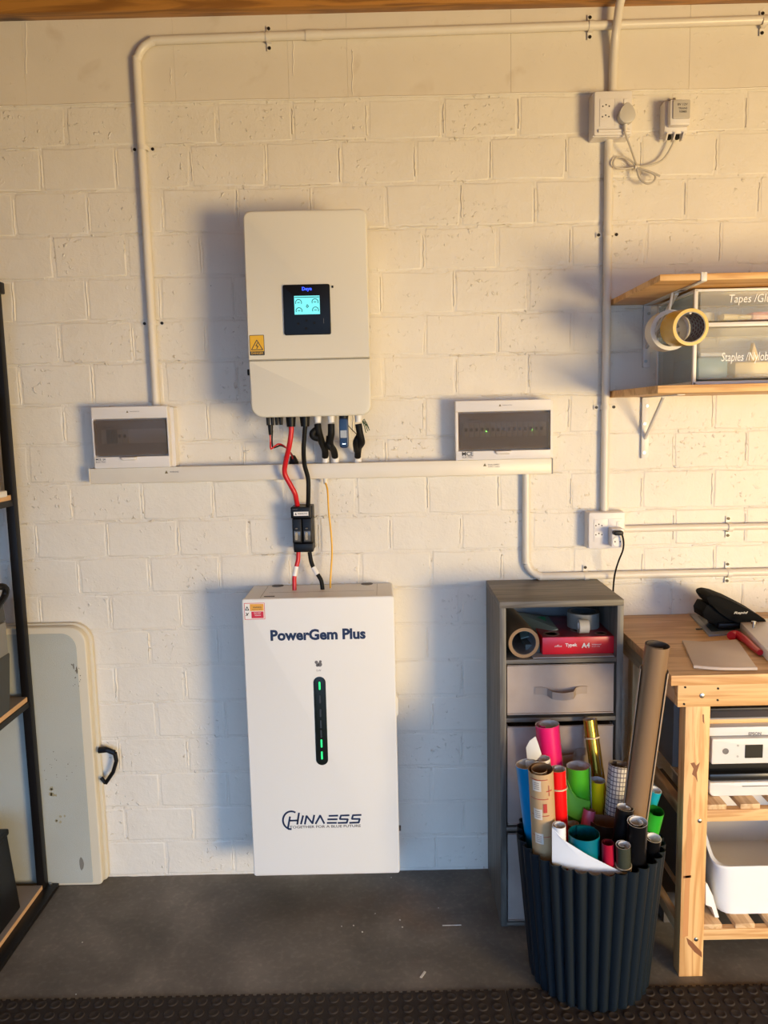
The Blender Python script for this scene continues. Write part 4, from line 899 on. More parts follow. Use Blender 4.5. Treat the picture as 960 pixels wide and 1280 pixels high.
zR = zA+0.0045; rx0, rx1, rz1 = a.x, b.x, zR+0.051
M_redp = flat('ream_red', (0.72, 0.015, 0.03), 0.3); M_redd = flat('ream_red_top', (0.30, 0.012, 0.02), 0.35, var=0.5, vscale=22)
ream = root('paper_ream', 'red wrapped ream of paper with white print in the cabinet', 'paper ream', ((rx0+rx1)/2, -0.15, zR))
G().box((rx0, -0.27, zR), (rx1, -0.035, rz1), 0.002).obj('wrapper', M_redp, ream)
G().box((rx0+0.002, -0.268, rz1-0.001), (rx1-0.002, -0.037, rz1+0.0006)).obj('top_wrap', M_redd, ream, smooth=False)
m_ov = flat('print_greypink', (0.38, 0.27, 0.24), 0.5)
for (u, v, s) in ((0.16, -0.235, 0.024), (0.60, -0.20, 0.028), (0.85, -0.24, 0.018)):
    G().lathe((rx0+(rx1-rx0)*u, v, rz1+0.0008), [(s, 0), (s, 0.0002), (s*0.72, 0.0002), (s*0.72, 0), (s, 0)], 24).obj('oval_print', m_ov, ream, smooth=False)
pz = (zR+rz1)/2-0.001; W_ = rx1-rx0
text('Typek', (rx0+W_*0.40, -0.2706, pz+0.002), W_*0.165, M_white, ream, bold=0.03)
text('A4', (rx0+W_*0.60, -0.2706, pz+0.001), W_*0.115, M_white, ream, bold=0.03)
text('office', (rx0+W_*0.22, -0.2706, pz+0.001), W_*0.10, M_white, ream, shear=0.3)
text('Multipurpose', (rx0+W_*0.75, -0.2706, pz+0.003), W_*0.13, M_white, ream); text('80 g/m2 white', (rx0+W_*0.74, -0.2706, pz-0.003), W_*0.11, M_white, ream)
G().box((rx0-0.045, -0.25, zA+0.0045), (rx0-0.003, -0.03, zA+0.030), 0.001).obj('paper_pack', flat('dark_pack', (0.10, 0.11, 0.10), 0.6), label='dark pack standing between the tube and the red ream', cat='pack')
gb = root('picture_book', 'grey book with a green curve propped behind the tube', 'book', (rx0-0.01, -0.13, zA+0.03))
G().prism([(rx0-0.05, -0.20, zA+0.031), (rx0+0.06, -0.20, rz1+0.0015), (rx0+0.06, -0.06, rz1+0.0030), (rx0-0.05, -0.05, zA+0.074)], (0.0005, 0, 0.004)).obj('cover', flat('book_grey', (0.20, 0.25, 0.22), 0.4), gb, smooth=False)
g = G(); L = [(rx0-0.03+0.012*i, -0.19+0.10*math.sin(i*0.35)) for i in range(7)]
for i in range(6):
    f_ = lambda x: zA+0.031+0.004+0.0012+(x-(rx0-0.05))/0.11*(rz1+0.0015-zA-0.031)+0.0015
    (xa_, ya_), (xb_, yb2) = L[i], L[i+1]; g.prism([(xa_, ya_, f_(xa_)+0.014), (xb_, yb2, f_(xb_)+0.012), (xb_, yb2-0.02, f_(xb_)+0.006), (xa_, ya_-0.02, f_(xa_)+0.006)], (0, 0, 0.0006))
g.obj('green_curve', flat('book_green', (0.03, 0.22, 0.09), 0.4), gb, smooth=False)
pt_ = at(729, 775, -0.16)
r = root('duct_tape', 'grey duct tape roll lying on the red ream', 'tape roll', (pt_.x, -0.16, rz1))
G().lathe((pt_.x, -0.16, rz1+0.001), [(0.038, 0), (0.0475, 0), (0.0475, 0.046), (0.038, 0.046), (0.038, 0.0)], 36).obj('tape_coil', flat('duct_grey', (0.24, 0.235, 0.215), 0.4), r)
G().lathe((pt_.x, -0.16, rz1+0.001), [(0.0, 0.0), (0.0375, 0), (0.0375, 0.0455), (0.0, 0.040)], 32).obj('core_fill', flat('core_blue', (0.09, 0.12, 0.14), 0.5), r)
pt_ = at(729, 788, -0.235)
r = root('clear_tape', 'small clear tape roll standing in front of the duct tape', 'tape roll', (pt_.x, -0.235, rz1))
G().pipe((pt_.x-0.014, -0.235, rz1+0.0215), (pt_.x+0.014, -0.235, rz1+0.0215), 0.0205, 0.013, 28).obj('tape_coil', clear('tape_clear', (0.75, 0.72, 0.66), 0.1, 0.35), r)
G().pipe((pt_.x-0.0135, -0.235, rz1+0.0215), (pt_.x+0.0135, -0.235, rz1+0.0215), 0.0128, 0.0115, 24).obj('tape_core', M_white, r)

# ================================================================ FLUTED BIN AND ROLLS
bx, by = 0.523, -0.499
zrim = at(745, 1094, by-0.186).z
def fluted(nf=34, R0=0.150, R1=0.186, amp=0.0070):
    g = G(); seg = nf*8; lv = [0.0, 0.012, 0.03, 0.08, 0.2, 0.35, 0.5, 0.7, 0.9, 1.0]; vs = []
    for inner_ in (0, 1):
        for t_ in (lv if not inner_ else lv[::-1]):
            z = max(t_*zrim, 0.012 if inner_ else 0)
            base = R0+(R1-R0)*t_ - (0.012*(1-t_/0.03)**2 if t_ < 0.03 else 0)
            for i in range(seg):
                a = 2*math.pi*i/seg; s = abs(math.sin(nf*a/2))**0.8
                k = min(1, t_/0.03+0.15)
                rr_ = base + amp*k*(s-0.5)*2 - (0.003 if inner_ else 0); vs.append((bx+rr_*math.cos(a), by+rr_*math.sin(a), z))
    nl = 2*len(lv); fs = [(j*seg+i, j*seg+(i+1) % seg, (j+1)*seg+(i+1) % seg, (j+1)*seg+i) for j in range(nl-1) for i in range(seg)]
    fs.append(tuple(range(seg-1, -1, -1))); fs.append(tuple((nl-1)*seg+i for i in range(seg)))
    g._add(vs, fs); return g
fluted().obj('waste_bin', flat('bin_charcoal', (0.008, 0.013, 0.018), 0.45, spec=0.32), label='dark charcoal fluted bin full of coloured rolls', cat='bin', ang=50)
def solve_base(px, py, y_t, lx, ly, yb_, zb_=0.03):
    """base point at (yb_, zb_) whose sight line lies on the photo line through the two pixels"""
    Tp = at(px, py, y_t); lo, hi = bx-0.6, bx+0.6
    u0, v0 = px, py; dx, dy = lx-px, ly-py
    def f(x):
        u, v = proj((x, yb_, zb_)); return (u-u0)*dy-(v-v0)*dx
    a, b = lo, hi; fa = f(a)
    for _ in range(50):
        m = (a+b)/2; fm_ = f(m)
        if (fm_ > 0) == (fa > 0): a, fa = m, fm_
        else: b = m
    return Tp, Vector(((a+b)/2, yb_, zb_))
ROLLS = []
def roll(name, label, cat, px, py, r, y_t, lx, ly, yb_, mo, mi_, turns=1.35, wall_=0.0012, taper=1.0, band=None, group='rolls standing in the fluted bin', bands=None, spiral_in=0.012, phase=0.0):
    Tp, B = solve_base(px, py, y_t, lx, ly, yb_)
    ax = (Tp-B); Ln = ax.length; q = ax.to_track_quat('Z', 'X')
    o = root(name, label, cat, B, group); o.rotation_mode = 'QUATERNION'; o.rotation_quaternion = q
    ROLLS.append((label, tuple(round(c, 3) for c in B), tuple(round(c, 3) for c in Tp)))
    g = G(); n = int(34*turns); vs = []
    for h, k in ((0, 1), (Ln*0.5, 1), (Ln, taper)):
        for s in (0, 1):
            for i in range(n+1):
                t_ = i/n; a = phase+2*math.pi*turns*t_; rad = (r - spiral_in*min(1, max(0, (t_*turns-0.9)/max(turns-0.9, 0.01)))*(1 if turns > 1 else 0) - 0.0012*t_*turns)*k - s*wall_
                vs.append((rad*math.cos(a), rad*math.sin(a), h))
    m = n+1
    def idx(l, s, i): return (l*2+s)*m+i
    fo, fi, fe = [], [], []
    for l in (0, 1):
        for i in range(n): fo.append((idx(l, 0, i), idx(l, 0, i+1), idx(l+1, 0, i+1), idx(l+1, 0, i))); fi.append((idx(l, 1, i), idx(l+1, 1, i), idx(l+1, 1, i+1), idx(l, 1, i+1)))
        for i in (0, n): fe.append((idx(l, 0, i), idx(l+1, 0, i), idx(l+1, 1, i), idx(l, 1, i)))
    for i in range(n):
        fe.append((idx(0, 0, i), idx(0, 1, i), idx(0, 1, i+1), idx(0, 0, i+1))); fe.append((idx(2, 0, i), idx(2, 0, i+1), idx(2, 1, i+1), idx(2, 1, i)))
    v = [g.b.verts.new(c) for c in vs]
    for L_, mm in ((fo, 0), (fi, 1), (fe, 1)):
        for f in L_: fc = g.b.faces.new([v[i] for i in f]); fc.material_index = mm
    me = bpy.data.meshes.new('sheet'); g.b.to_mesh(me); g.b.free(); me.materials.append(mo); me.materials.append(mi_)
    for p_ in me.polygons: p_.use_smooth = True
    me.set_sharp_from_angle(angle=math.radians(40))
    c = bpy.data.objects.new('sheet', me); COL.objects.link(c); c.parent = o; MW[c.name] = Vector((0, 0, 0))
    for bd in (bands or []):
        g = G(); g.lathe((0, 0, Ln-bd), [(r+0.0003, -0.002), (r+0.0016, -0.002), (r+0.0016, 0.002), (r+0.0003, 0.002), (r+0.0003, -0.002)], 28); MW[o.name] = Vector((0, 0, 0)); g.obj('rubber_band', flat('rubber_band', (0.62, 0.50, 0.33), 0.5), o)
    return o, c, Ln
def vin(n, c, rough=0.28, **k): return flat(n, c, rough, **k)
m_back = vin('vinyl_backing', (0.62, 0.60, 0.58), 0.5)
m_whiteb = vin('white_backing', (0.74, 0.73, 0.71), 0.5)
RL = [
 ('vinyl_roll', 'pink vinyl roll, tallest of the rolls at the left of the bin', 684, 905, .0335, -0.3737, 690.71, 975, -0.3979, vin('pink_vinyl', (.80, .012, .16)), m_back, 1.5, .014, 1.5),
 ('vinyl_roll', 'bright blue vinyl roll at the far left of the bin', 658, 955, .0290, -0.4739, 668.35, 1040, -0.4542, vin('blue_vinyl', (.0, .24, .55)), m_back, 1.2, .008, 0),
 ('vinyl_roll', 'red vinyl roll with one rubber band, next to the kraft roll', 697, 961, .0225, -0.4973, 699.34, 1020, -0.4941, vin('red_vinyl', (.85, .006, .008)), m_back, 1.3, .006, 0),
 ('vinyl_roll', 'bright green vinyl roll in the middle of the bin', 723, 957, .0330, -0.4334, 725.15, 1020, -0.4443, vin('green_vinyl', (.07, .42, .015)), m_back, 1.3, .008, 0),
 ('vinyl_roll', 'yellow vinyl roll right of the bright green one', 747, 975, .0215, -0.415, 744.10, 1020, -0.3856, vin('yellow_vinyl', (.82, .60, .006)), m_back, 1.3, .005, 0),
 ('vinyl_roll', 'shiny gold foil roll leaning at the back of the bin', 737, 899, .0200, -0.33, 746.00, 965, -0.4438, flat('gold_foil', (.50, .33, .05), .22, metal=.85), m_back, 1.4, .005, 0),
 ('vinyl_roll', 'light teal vinyl roll at the back right of the bin', 819, 987, .0180, -0.49, 811.06, 1010, -0.405, vin('teal_vinyl', (.01, .33, .43)), m_whiteb, 1.3, .005, 0),
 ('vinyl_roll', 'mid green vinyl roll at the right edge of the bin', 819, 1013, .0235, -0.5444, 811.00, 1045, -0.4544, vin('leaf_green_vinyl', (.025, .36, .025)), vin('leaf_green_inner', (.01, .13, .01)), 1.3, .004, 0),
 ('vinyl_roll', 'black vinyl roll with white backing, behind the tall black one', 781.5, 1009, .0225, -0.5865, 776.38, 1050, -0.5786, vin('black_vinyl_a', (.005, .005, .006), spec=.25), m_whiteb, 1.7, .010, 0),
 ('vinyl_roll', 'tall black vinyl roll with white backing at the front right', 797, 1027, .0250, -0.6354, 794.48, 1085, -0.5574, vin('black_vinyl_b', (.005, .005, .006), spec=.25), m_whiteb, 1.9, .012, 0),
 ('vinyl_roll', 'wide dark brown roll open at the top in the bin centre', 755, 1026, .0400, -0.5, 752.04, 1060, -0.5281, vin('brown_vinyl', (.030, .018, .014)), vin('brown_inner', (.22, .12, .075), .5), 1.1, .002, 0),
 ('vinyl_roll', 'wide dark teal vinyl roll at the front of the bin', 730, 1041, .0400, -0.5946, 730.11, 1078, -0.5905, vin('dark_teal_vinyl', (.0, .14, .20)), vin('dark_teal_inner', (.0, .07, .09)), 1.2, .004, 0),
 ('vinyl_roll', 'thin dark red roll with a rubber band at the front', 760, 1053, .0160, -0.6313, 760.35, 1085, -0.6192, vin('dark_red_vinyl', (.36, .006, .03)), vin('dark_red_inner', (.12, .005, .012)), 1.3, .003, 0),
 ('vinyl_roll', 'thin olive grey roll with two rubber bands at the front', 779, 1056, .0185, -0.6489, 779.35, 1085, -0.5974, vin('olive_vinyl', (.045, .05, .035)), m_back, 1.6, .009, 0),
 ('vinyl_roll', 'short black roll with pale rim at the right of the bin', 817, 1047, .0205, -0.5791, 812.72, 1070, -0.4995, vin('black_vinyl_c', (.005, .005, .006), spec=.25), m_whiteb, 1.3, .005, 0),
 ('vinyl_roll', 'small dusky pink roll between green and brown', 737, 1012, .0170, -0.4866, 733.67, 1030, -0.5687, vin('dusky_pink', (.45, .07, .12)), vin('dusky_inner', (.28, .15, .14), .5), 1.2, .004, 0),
 ('vinyl_roll', 'small grey roll peeping behind the dark teal roll', 716, 1029, .0170, -0.479, 716.76, 1045, -0.485, vin('grey_vinyl', (.10, .09, .09)), m_back, 1.2, .003, 0),
 ('paper_roll', 'white roll with a large loose corner at the front left', 699, 1031, .0175, -0.6091, 699.57, 1085, -0.5776, vin('white_vinyl', (.74, .78, .84), .25), m_whiteb, 1.4, .005, 0),
]
BANDS = {'red vinyl roll with': [.050], 'shiny gold': [.050], 'thin dark red': [.062], 'thin olive': [.058, .066]}
RO = {}
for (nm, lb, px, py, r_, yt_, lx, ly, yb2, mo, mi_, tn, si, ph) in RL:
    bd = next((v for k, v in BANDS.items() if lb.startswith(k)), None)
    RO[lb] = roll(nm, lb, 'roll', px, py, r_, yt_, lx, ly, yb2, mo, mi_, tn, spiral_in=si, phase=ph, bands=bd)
# kraft wrapping roll with printed labels
def kraft_mat():
    m, nt, b = new_mat('printed_kraft'); N, L = nt.nodes, nt.links
    b.inputs['Base Color'].default_value = (0.50, 0.33, 0.17, 1); b.inputs['Roughness'].default_value = 0.6; return m
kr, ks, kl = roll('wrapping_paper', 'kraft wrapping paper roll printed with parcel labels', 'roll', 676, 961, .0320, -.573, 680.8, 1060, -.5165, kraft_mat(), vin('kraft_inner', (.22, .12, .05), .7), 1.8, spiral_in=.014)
MW[kr.name] = Vector((0, 0, 0)); MW[ks.name] = Vector((0, 0, 0))
inv_q = kr.rotation_quaternion.inverted()
dirc = inv_q @ (CAM - Vector(kr.location)).normalized(); base_a = math.atan2(dirc.y, dirc.x)
def wrap(g, a0, a1, z0, z1, r_, n=6):
    vs = []
    for i in range(n+1):
        a = a0+(a1-a0)*i/n
        for z in (z0, z1): vs.append((r_*math.cos(a), r_*math.sin(a), z))
    g._add(vs, [(2*i, 2*i+2, 2*i+3, 2*i+1) for i in range(n)])
gw, gr_, gl = G(), G(), G(); R_ = .0326
for k, dz in enumerate((.045, .125, .195)):
    wrap(gw, base_a-.75, base_a-.05, kl-dz, kl-dz+.030, R_)
    for j in range(4): wrap(gl, base_a-.62, base_a-.20, kl-dz+.006+j*.0055, kl-dz+.0075+j*.0055, R_+.0002)
wrap(gr_, base_a+.05, base_a+.35, kl-.105, kl-.080, R_)
for dz in (.014, .068, .115, .175): wrap(gr_, base_a-1.0, base_a+.5, kl-dz, kl-dz+.0016, R_)
wrap(gr_, base_a+.55, base_a+.60, kl-.06, kl-.03, R_); wrap(gr_, base_a+.35, base_a+.85, kl-.047, kl-.0445, R_)
gw.obj('label_print', vin('label_white', (.62, .57, .50), .6), kr); gr_.obj('red_print', vin('print_red', (.42, .04, .03), .6), kr, kind='stuff'); gl.obj('line_print', M_greyink, kr)
# checked roll
def check_mat():
    m, nt, b = new_mat('checked_paper'); N, L = nt.nodes, nt.links
    tc = N.new('ShaderNodeTexCoord'); sp = N.new('ShaderNodeSeparateXYZ'); L.new(tc.outputs['Object'], sp.inputs[0])
    at_ = N.new('ShaderNodeMath'); at_.operation = 'ARCTAN2'; L.new(sp.outputs['Y'], at_.inputs[0]); L.new(sp.outputs['X'], at_.inputs[1])
    def lines(src, mulv):
        a = N.new('ShaderNodeMath'); a.operation = 'MULTIPLY'; a.inputs[1].default_value = mulv; L.new(src, a.inputs[0])
        f = N.new('ShaderNodeMath'); f.operation = 'FRACT'; L.new(a.outputs[0], f.inputs[0])
        l = N.new('ShaderNodeMath'); l.operation = 'LESS_THAN'; l.inputs[1].default_value = 0.2; L.new(f.outputs[0], l.inputs[0]); return l.outputs[0]
    mx = N.new('ShaderNodeMath'); mx.operation = 'MAXIMUM'; L.new(lines(at_.outputs[0], 3.2), mx.inputs[0]); L.new(lines(sp.outputs['Z'], 82), mx.inputs[1])
    c = N.new('ShaderNodeMixRGB'); c.inputs['Color1'].default_value = (.62, .60, .58, 1); c.inputs['Color2'].default_value = (.10, .09, .13, 1); L.new(mx.outputs[0], c.inputs['Fac']); L.new(c.outputs[0], b.inputs['Base Color']); b.inputs['Roughness'].default_value = .5; return m
roll('wrapping_paper', 'white roll with a fine dark check pattern beside the big tube', 'roll', 774, 955, .0290, -.4403, 770.1, 1000, -.4642, check_mat(), vin('check_inner', (.25, .21, .18), .6), 1.7, spiral_in=.013)
# big brown tube with a loose white-edged outer sheet
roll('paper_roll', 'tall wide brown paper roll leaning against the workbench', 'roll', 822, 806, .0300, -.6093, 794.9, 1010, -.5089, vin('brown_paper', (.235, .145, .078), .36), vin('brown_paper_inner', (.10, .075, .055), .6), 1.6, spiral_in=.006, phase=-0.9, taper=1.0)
tl = bpy.data.objects['paper_roll.001']; MW[tl.name] = Vector((0, 0, 0))
dirc = tl.rotation_quaternion.inverted() @ (CAM - Vector(tl.location)).normalized(); base_t = math.atan2(dirc.y, dirc.x)
LT = max(v.co.z for v in tl.children[0].data.vertices)
g = G(); vs = []; n = 16
for z, rr_ in ((0.30, .0308), (LT*0.6, .0322), (LT*0.93, .0335)):
    for i in range(n+1):
        a = base_t+1.15+(2*math.pi-2.30)*i/n
        for q in (0, 0.0012): vs.append(((rr_+q)*math.cos(a), (rr_+q)*math.sin(a), z))
m = 2*(n+1); fs = []
for l in range(2):
    for i in range(n):
        a = l*m+2*i; fs += [(a, a+2, a+2+m, a+m), (a+1, a+1+m, a+3+m, a+3)]
    for i in (0, n): a = l*m+2*i; fs.append((a, a+m, a+m+1, a+1))
for i in range(n): a = 2*m+2*i; fs.append((a, a+1, a+3, a+2))
g._add(vs, fs); g.obj('outer_sheet', vin('outer_sheet_pale', (.36, .29, .23), .4), tl, label='pale loose outer sheet around the tube')
# white roll whose wide end curls open, behind the kraft one
roll('paper_roll', 'white roll with torn curling top behind the kraft roll', 'roll', 678, 948, .0215, -.444, 685, 1000, -.4517, vin('white_curl', (.76, .73, .66), .5), m_whiteb, 1.5, spiral_in=.010, phase=1.0)
def sheet(name, label, pts, y, bend, m, parent=None):
    """loose sheet corner: photo outline at depth y, curved towards the viewer"""
    g = G(); P = []
    for i, q in enumerate(pts):
        w_ = at(q[0], q[1], q[2] if len(q) > 2 else y); P.append(w_)
    c = sum(P, Vector())/len(P); c.y -= bend
    vs = P+[c]; n = len(P); fs = [(i, (i+1) % n, n) for i in range(n)]
    vs2 = [v+Vector((0, 0.0012, 0)) for v in vs]; g._add(vs, fs); g._add(vs2, [f[::-1] for f in fs])
    g._add(P+[v+Vector((0, 0.0012, 0)) for v in P], [(i, (i+1) % n, (i+1) % n+n, i+n) for i in range(n)])
    return g.obj(name, m, parent)
def par_local(o): MW[o.name] = Vector((0, 0, 0))
def sheet_on(ro, nm, pts, y, bend, m, label=None):
    o = sheet(nm, None, pts, y, bend, m)          # built in the world, then handed to its roll
    R = ro[0]; mw = Matrix.Translation(R.location) @ R.rotation_quaternion.to_matrix().to_4x4()
    o.parent = R; off = Vector(o.location); inv_m = mw.inverted()
    for v in o.data.vertices: v.co = inv_m @ (v.co+off)
    o.location = (0, 0, 0)
    if label: o['label'] = label
sheet_on(RO['white roll with a large loose corner at the front left'], 'loose_corner', [(690, 1034, -.618), (700, 1047, -.628), (714, 1056, -.636), (735, 1069, -.648), (757, 1080, -.655), (779, 1091, -.660), (745, 1098, -.655), (715, 1088, -.640), (690, 1080, -.618)], -.6, .006, vin('white_sheet', (.74, .78, .84), .25), 'large white triangular loose corner')
sheet_on(RO['bright green vinyl roll in the middle of the bin'], 'loose_corner', [(708, 972, -.455), (712, 985, -.468), (722, 997, -.475), (738, 1002, -.472), (736, 1016, -.475), (733, 1029, -.48), (720, 1024, -.48), (708, 1018, -.47)], -.47, .004, vin('green_sheet', (.12, .40, .03)), 'green triangular loose corner')
sheet_on((bpy.data.objects['paper_roll.002'], None) if 'paper_roll.002' in bpy.data.objects else RO['white roll with a large loose corner at the front left'], 'curled_flap', [(659, 948, -.450), (657.5, 935, -.453), (662, 926, -.456), (669.5, 920.5, -.458), (673, 930, -.464), (677, 943, -.467), (671, 950, -.465)], -.46, .005, vin('cream_flap', (.84, .80, .70), .5), 'cream curled flap')
# ================================================================ WORKBENCH
BT = 0.866
fl = on(839, 844.5, BT); BYF = fl.y; BL = fl.x
zbt = at(845, 857, BYF).z
lf = on(848.6, 1221, 0); LY = lf.y; LX0 = lf.x; LX1 = on(878, 1220, 0).x
bench = root('workbench', 'pine workbench with slatted lower shelves at the right', 'workbench', ((BL+1.7)/2, LY/2, 0))
G().box((BL, BYF, zbt), (1.75, -0.004, BT), 0.002).obj('bench_top', M_top, bench)
G().box((BL, BYF-0.001, zbt), (1.75, BYF+0.0, BT-0.0005), 0.0003).obj('front_edge', M_pine, bench, label='lighter pine front edge')  # front strip in a lighter pine than the bench top
AY = LY-0.022
a0 = at(847.5, 857, AY); a1 = at(847.5, 884, AY)
G().box((a0.x, AY, a1.z), (1.72, AY+0.021, zbt), 0.001).obj('front_apron', M_pine, bench)
G().box((a0.x+0.022, -0.05, a1.z), (1.72, -0.028, zbt), 0.001).obj('back_apron', M_pine, bench)
G().box((a0.x+0.001, AY+0.021, a1.z), (a0.x+0.022, -0.028, zbt), 0.001).obj('side_apron', M_piney, bench)
LD = 0.042
def leg(x0, x1, y0, y1):
    return G().box((x0, y0, 0), (x1, y1, zbt), 0.0015).obj('leg', M_pinez, bench)
lg1 = leg(LX0, LX1, LY, LY+LD); leg(LX0, LX1, -0.095, -0.05)
leg(1.60, 1.667, LY, LY+LD); leg(1.60, 1.667, -0.095, -0.05)
def bolt(px, py, y, parent, r_=0.0062, m=M_screw):
    p = at(px, py, y); G().lathe((p.x, y+0.0005, p.z), [(r_, 0.0), (r_*0.85, 0.0025), (r_*0.4, 0.0035), (0, 0.0036)], 14, axis='y').obj('bolt', m, parent)
bolt(874.5, 1026, LY, lg1); bolt(870, 1174, LY, lg1)
ap = bpy.data.objects['front_apron']; bolt(877.5, 869.5, AY, ap, 0.0072)
for (x, y) in ((856.5, 859), (855, 880), (897.5, 860.5), (897, 875)): bolt(x, y, AY, ap, 0.0030, M_dkscrew)
# knots and resin streaks on the front leg
M_knot = flat('knot_brown', (0.24, 0.09, 0.035), 0.5); M_knot2 = flat('grain_streak', (0.58, 0.27, 0.10), 0.5)
def patch(pts, y, m, nm, parent):
    P = [at(px, py, y-0.0004) for px, py in pts]; G().poly([(q.x, y-0.0004, q.z) for q in P]).obj(nm, m, parent, smooth=False)
patch([(863, 954), (868, 953), (870, 957), (875, 953), (873, 960), (871, 966), (872, 978), (869, 971), (865, 968), (867, 961)], LY, M_knot, 'knot', lg1)
patch([(858, 1172), (865, 1177), (877, 1190), (877.5, 1197), (868, 1190), (860, 1180)], LY, M_knot, 'knot', lg1)
patch([(854, 1095), (864, 1094), (864, 1097), (854, 1098)], LY, M_knot, 'knot', lg1)
patch([(862, 990), (864, 1000), (865, 1060), (862, 1110), (860, 1170), (853, 1172), (856, 1110), (858, 1050), (860, 1010)], LY, M_knot2, 'grain_streak', lg1)
patch([(878, 893), (880, 893), (880.5, 905), (878.5, 902)], LY, M_knot, 'knot', lg1)
# shelves of slats
def slat_shelf(ztop_rail, zbot_rail, gap0, name):
    G().box((LX1, LY+0.002, zbot_rail), (1.60, LY+0.024, ztop_rail), 0.001).obj('front_rail', M_pine, bench)
    G().box((LX1, -0.095, zbot_rail), (1.60, -0.073, ztop_rail), 0.001).obj('back_rail', M_pine, bench)
    G().box((LX0+0.002, LY+LD, zbot_rail), (LX0+0.024, -0.095, ztop_rail), 0.001).obj('side_rail', M_piney, bench)
    x = LX0+0.026+gap0
    while x < 1.55:
        G().box((x, LY+0.004, ztop_rail), (x+0.052, -0.06, ztop_rail+0.014), 0.0012).obj('slat', M_piney, bench); x += 0.088
r1t, r1b = at(920, 1012.5, LY).z, at(920, 1027, LY).z
r2t, r2b = at(920, 1162, LY).z, at(920, 1175, LY).z
slat_shelf(r1t, r1b, 0.038, 'upper'); slat_shelf(r2t, r2b, 0.036, 'lower')
S1, S2 = r1t+0.014, r2t+0.014
# ---- things on the bench top
p = on(905, 775, BT)
bk = root('booklet', 'grey-blue booklet under the black punch', 'booklet', (p.x, p.y, BT))
Q = [on(862, 769, BT), on(900, 770, BT), on(925, 793, BT), on(886, 796, BT)]
G().prism([(q.x, q.y, BT+0.0005) for q in Q], (0, 0, 0.005)).obj('cover', flat('booklet_grey', (0.26, 0.28, 0.30), 0.35), bk)
ctr = sum((Vector(q) for q in Q), Vector())/4
G().prism([(ctr.x+(q.x-ctr.x)*0.78+0.006, ctr.y+(q.y-ctr.y)*0.74, BT+0.0056) for q in Q], (0, 0, 0.0004)).obj('picture_field', flat('booklet_blue', (0.03, 0.055, 0.08), 0.3), bk)
q = on(878, 787, BT); G().box((q.x-0.02, q.y-0.003, BT+0.0005), (q.x+0.008, q.y+0.002, BT+0.004), 0.001).obj('pencil', flat('pencil_dark', (0.06, 0.06, 0.03), 0.5), label='dark pencil stub poking out beside the booklet', cat='pencil')
# black punch / stapler with a rounded shell lid
py_ = -0.17
M_punch = flat('punch_black', (0.004, 0.004, 0.004), 0.75, spec=0.12)
pu = root('hole_punch', 'large black hinged desk punch with a pale logo on its lid', 'hole punch', (at(910, 780, py_).x, py_, BT))
shell = [(879.5, 747), (881, 743.5), (887, 742), (897, 744), (912, 750), (928, 758), (943, 766), (953, 772.5), (955.5, 777), (953, 781.5), (944, 782.5), (925, 781), (908, 772), (895, 763), (884, 754)]
P = [at(x, y, py_-0.03) for x, y in shell]
G().prism([(q.x, py_-0.05, q.z) for q in P], (0, 0.085, 0.006), bev=0.006).obj('lid', M_punch, pu)
base = [(883, 755), (893, 756), (908, 764), (925, 772), (946, 776), (942, 790), (925, 791), (900, 787), (879, 772), (878, 764)]
zmin = BT+0.0065
P = [at(x, y, py_-0.03) for x, y in base]
G().prism([(q.x, py_-0.035, max(q.z, zmin)) for q in P], (0, 0.075, 0), bev=0.002).obj('body', M_punch, pu)
xa_, xb_ = at(882, 780, py_).x, at(940, 780, py_).x
G().box((xa_+0.02, py_-0.045, zmin), (xb_, py_+0.04, zmin+0.018), 0.004).obj('base_plate', M_black, pu)
a_ = at(917, 765, py_-0.052); b_ = at(936, 767, py_-0.052)
text('Rapid', ((a_.x+b_.x)/2, py_-0.0506, (a_.z+b_.z)/2-0.001), 0.042, flat('logo_silver', (0.38, 0.37, 0.35), 0.4), pu, height=0.009, bold=0.03, shear=0.3)
# kraft pouch
Q = [on(852.5, 804, BT), on(880, 806.5, BT), on(921, 803, BT), on(946, 838.5, BT), on(900, 838.5, BT), on(867, 836, BT)]
m_pouch = flat('pouch_beige', (0.55, 0.45, 0.36), 0.5, bump=0.4, bscale=60, var=0.08)
pk = root('paper_pouch', 'flat beige paper pouch at the front of the bench top', 'pouch', (Q[0].x+0.05, Q[0].y, BT))
G().prism([(q.x, q.y, BT+0.0006) for q in Q], (0, 0, 0.009), bev=0.002).obj('pouch_body', m_pouch, pk)
G().tube([(q.x, q.y, BT+0.006) for q in (Q[5], Q[4], Q[3])], 0.0045, 8, 6).obj('shiny_fold', flat('pouch_fold', (0.58, 0.50, 0.45), 0.25), pk)
# white box with pin
Q = [on(922, 786, BT), on(985, 783, BT), on(1010, 835, BT), on(961, 829, BT)]
wb = root('white_box', 'white flat box with a small peg at the back right of the bench', 'box', (Q[0].x+0.06, Q[0].y-0.05, BT))
G().prism([(q.x, q.y, BT+0.0005) for q in Q], (0, 0, 0.028), bev=0.003).obj('box_body', flat('box_white', (0.82, 0.80, 0.76), 0.4), wb)
q = on(942, 784, BT+0.03); G().cyl((q.x, q.y, BT+0.028), (q.x, q.y, BT+0.046), 0.004, seg=10).cyl((q.x, q.y, BT+0.040), (q.x, q.y, BT+0.047), 0.007, seg=12).obj('peg', M_screw, wb)
pr = [on(914, 800, BT), on(919, 797.5, BT), on(926, 801, BT), on(934, 807, BT), on(941, 814, BT), on(950, 821, BT)]
G().tube([(q.x, q.y, BT+0.0115) for q in pr], [0.0125, 0.008], 12, 5).obj('red_handle', flat('handle_red', (0.55, 0.008, 0.02), 0.3), label='red plastic handle lying against the white box', cat='tool handle')
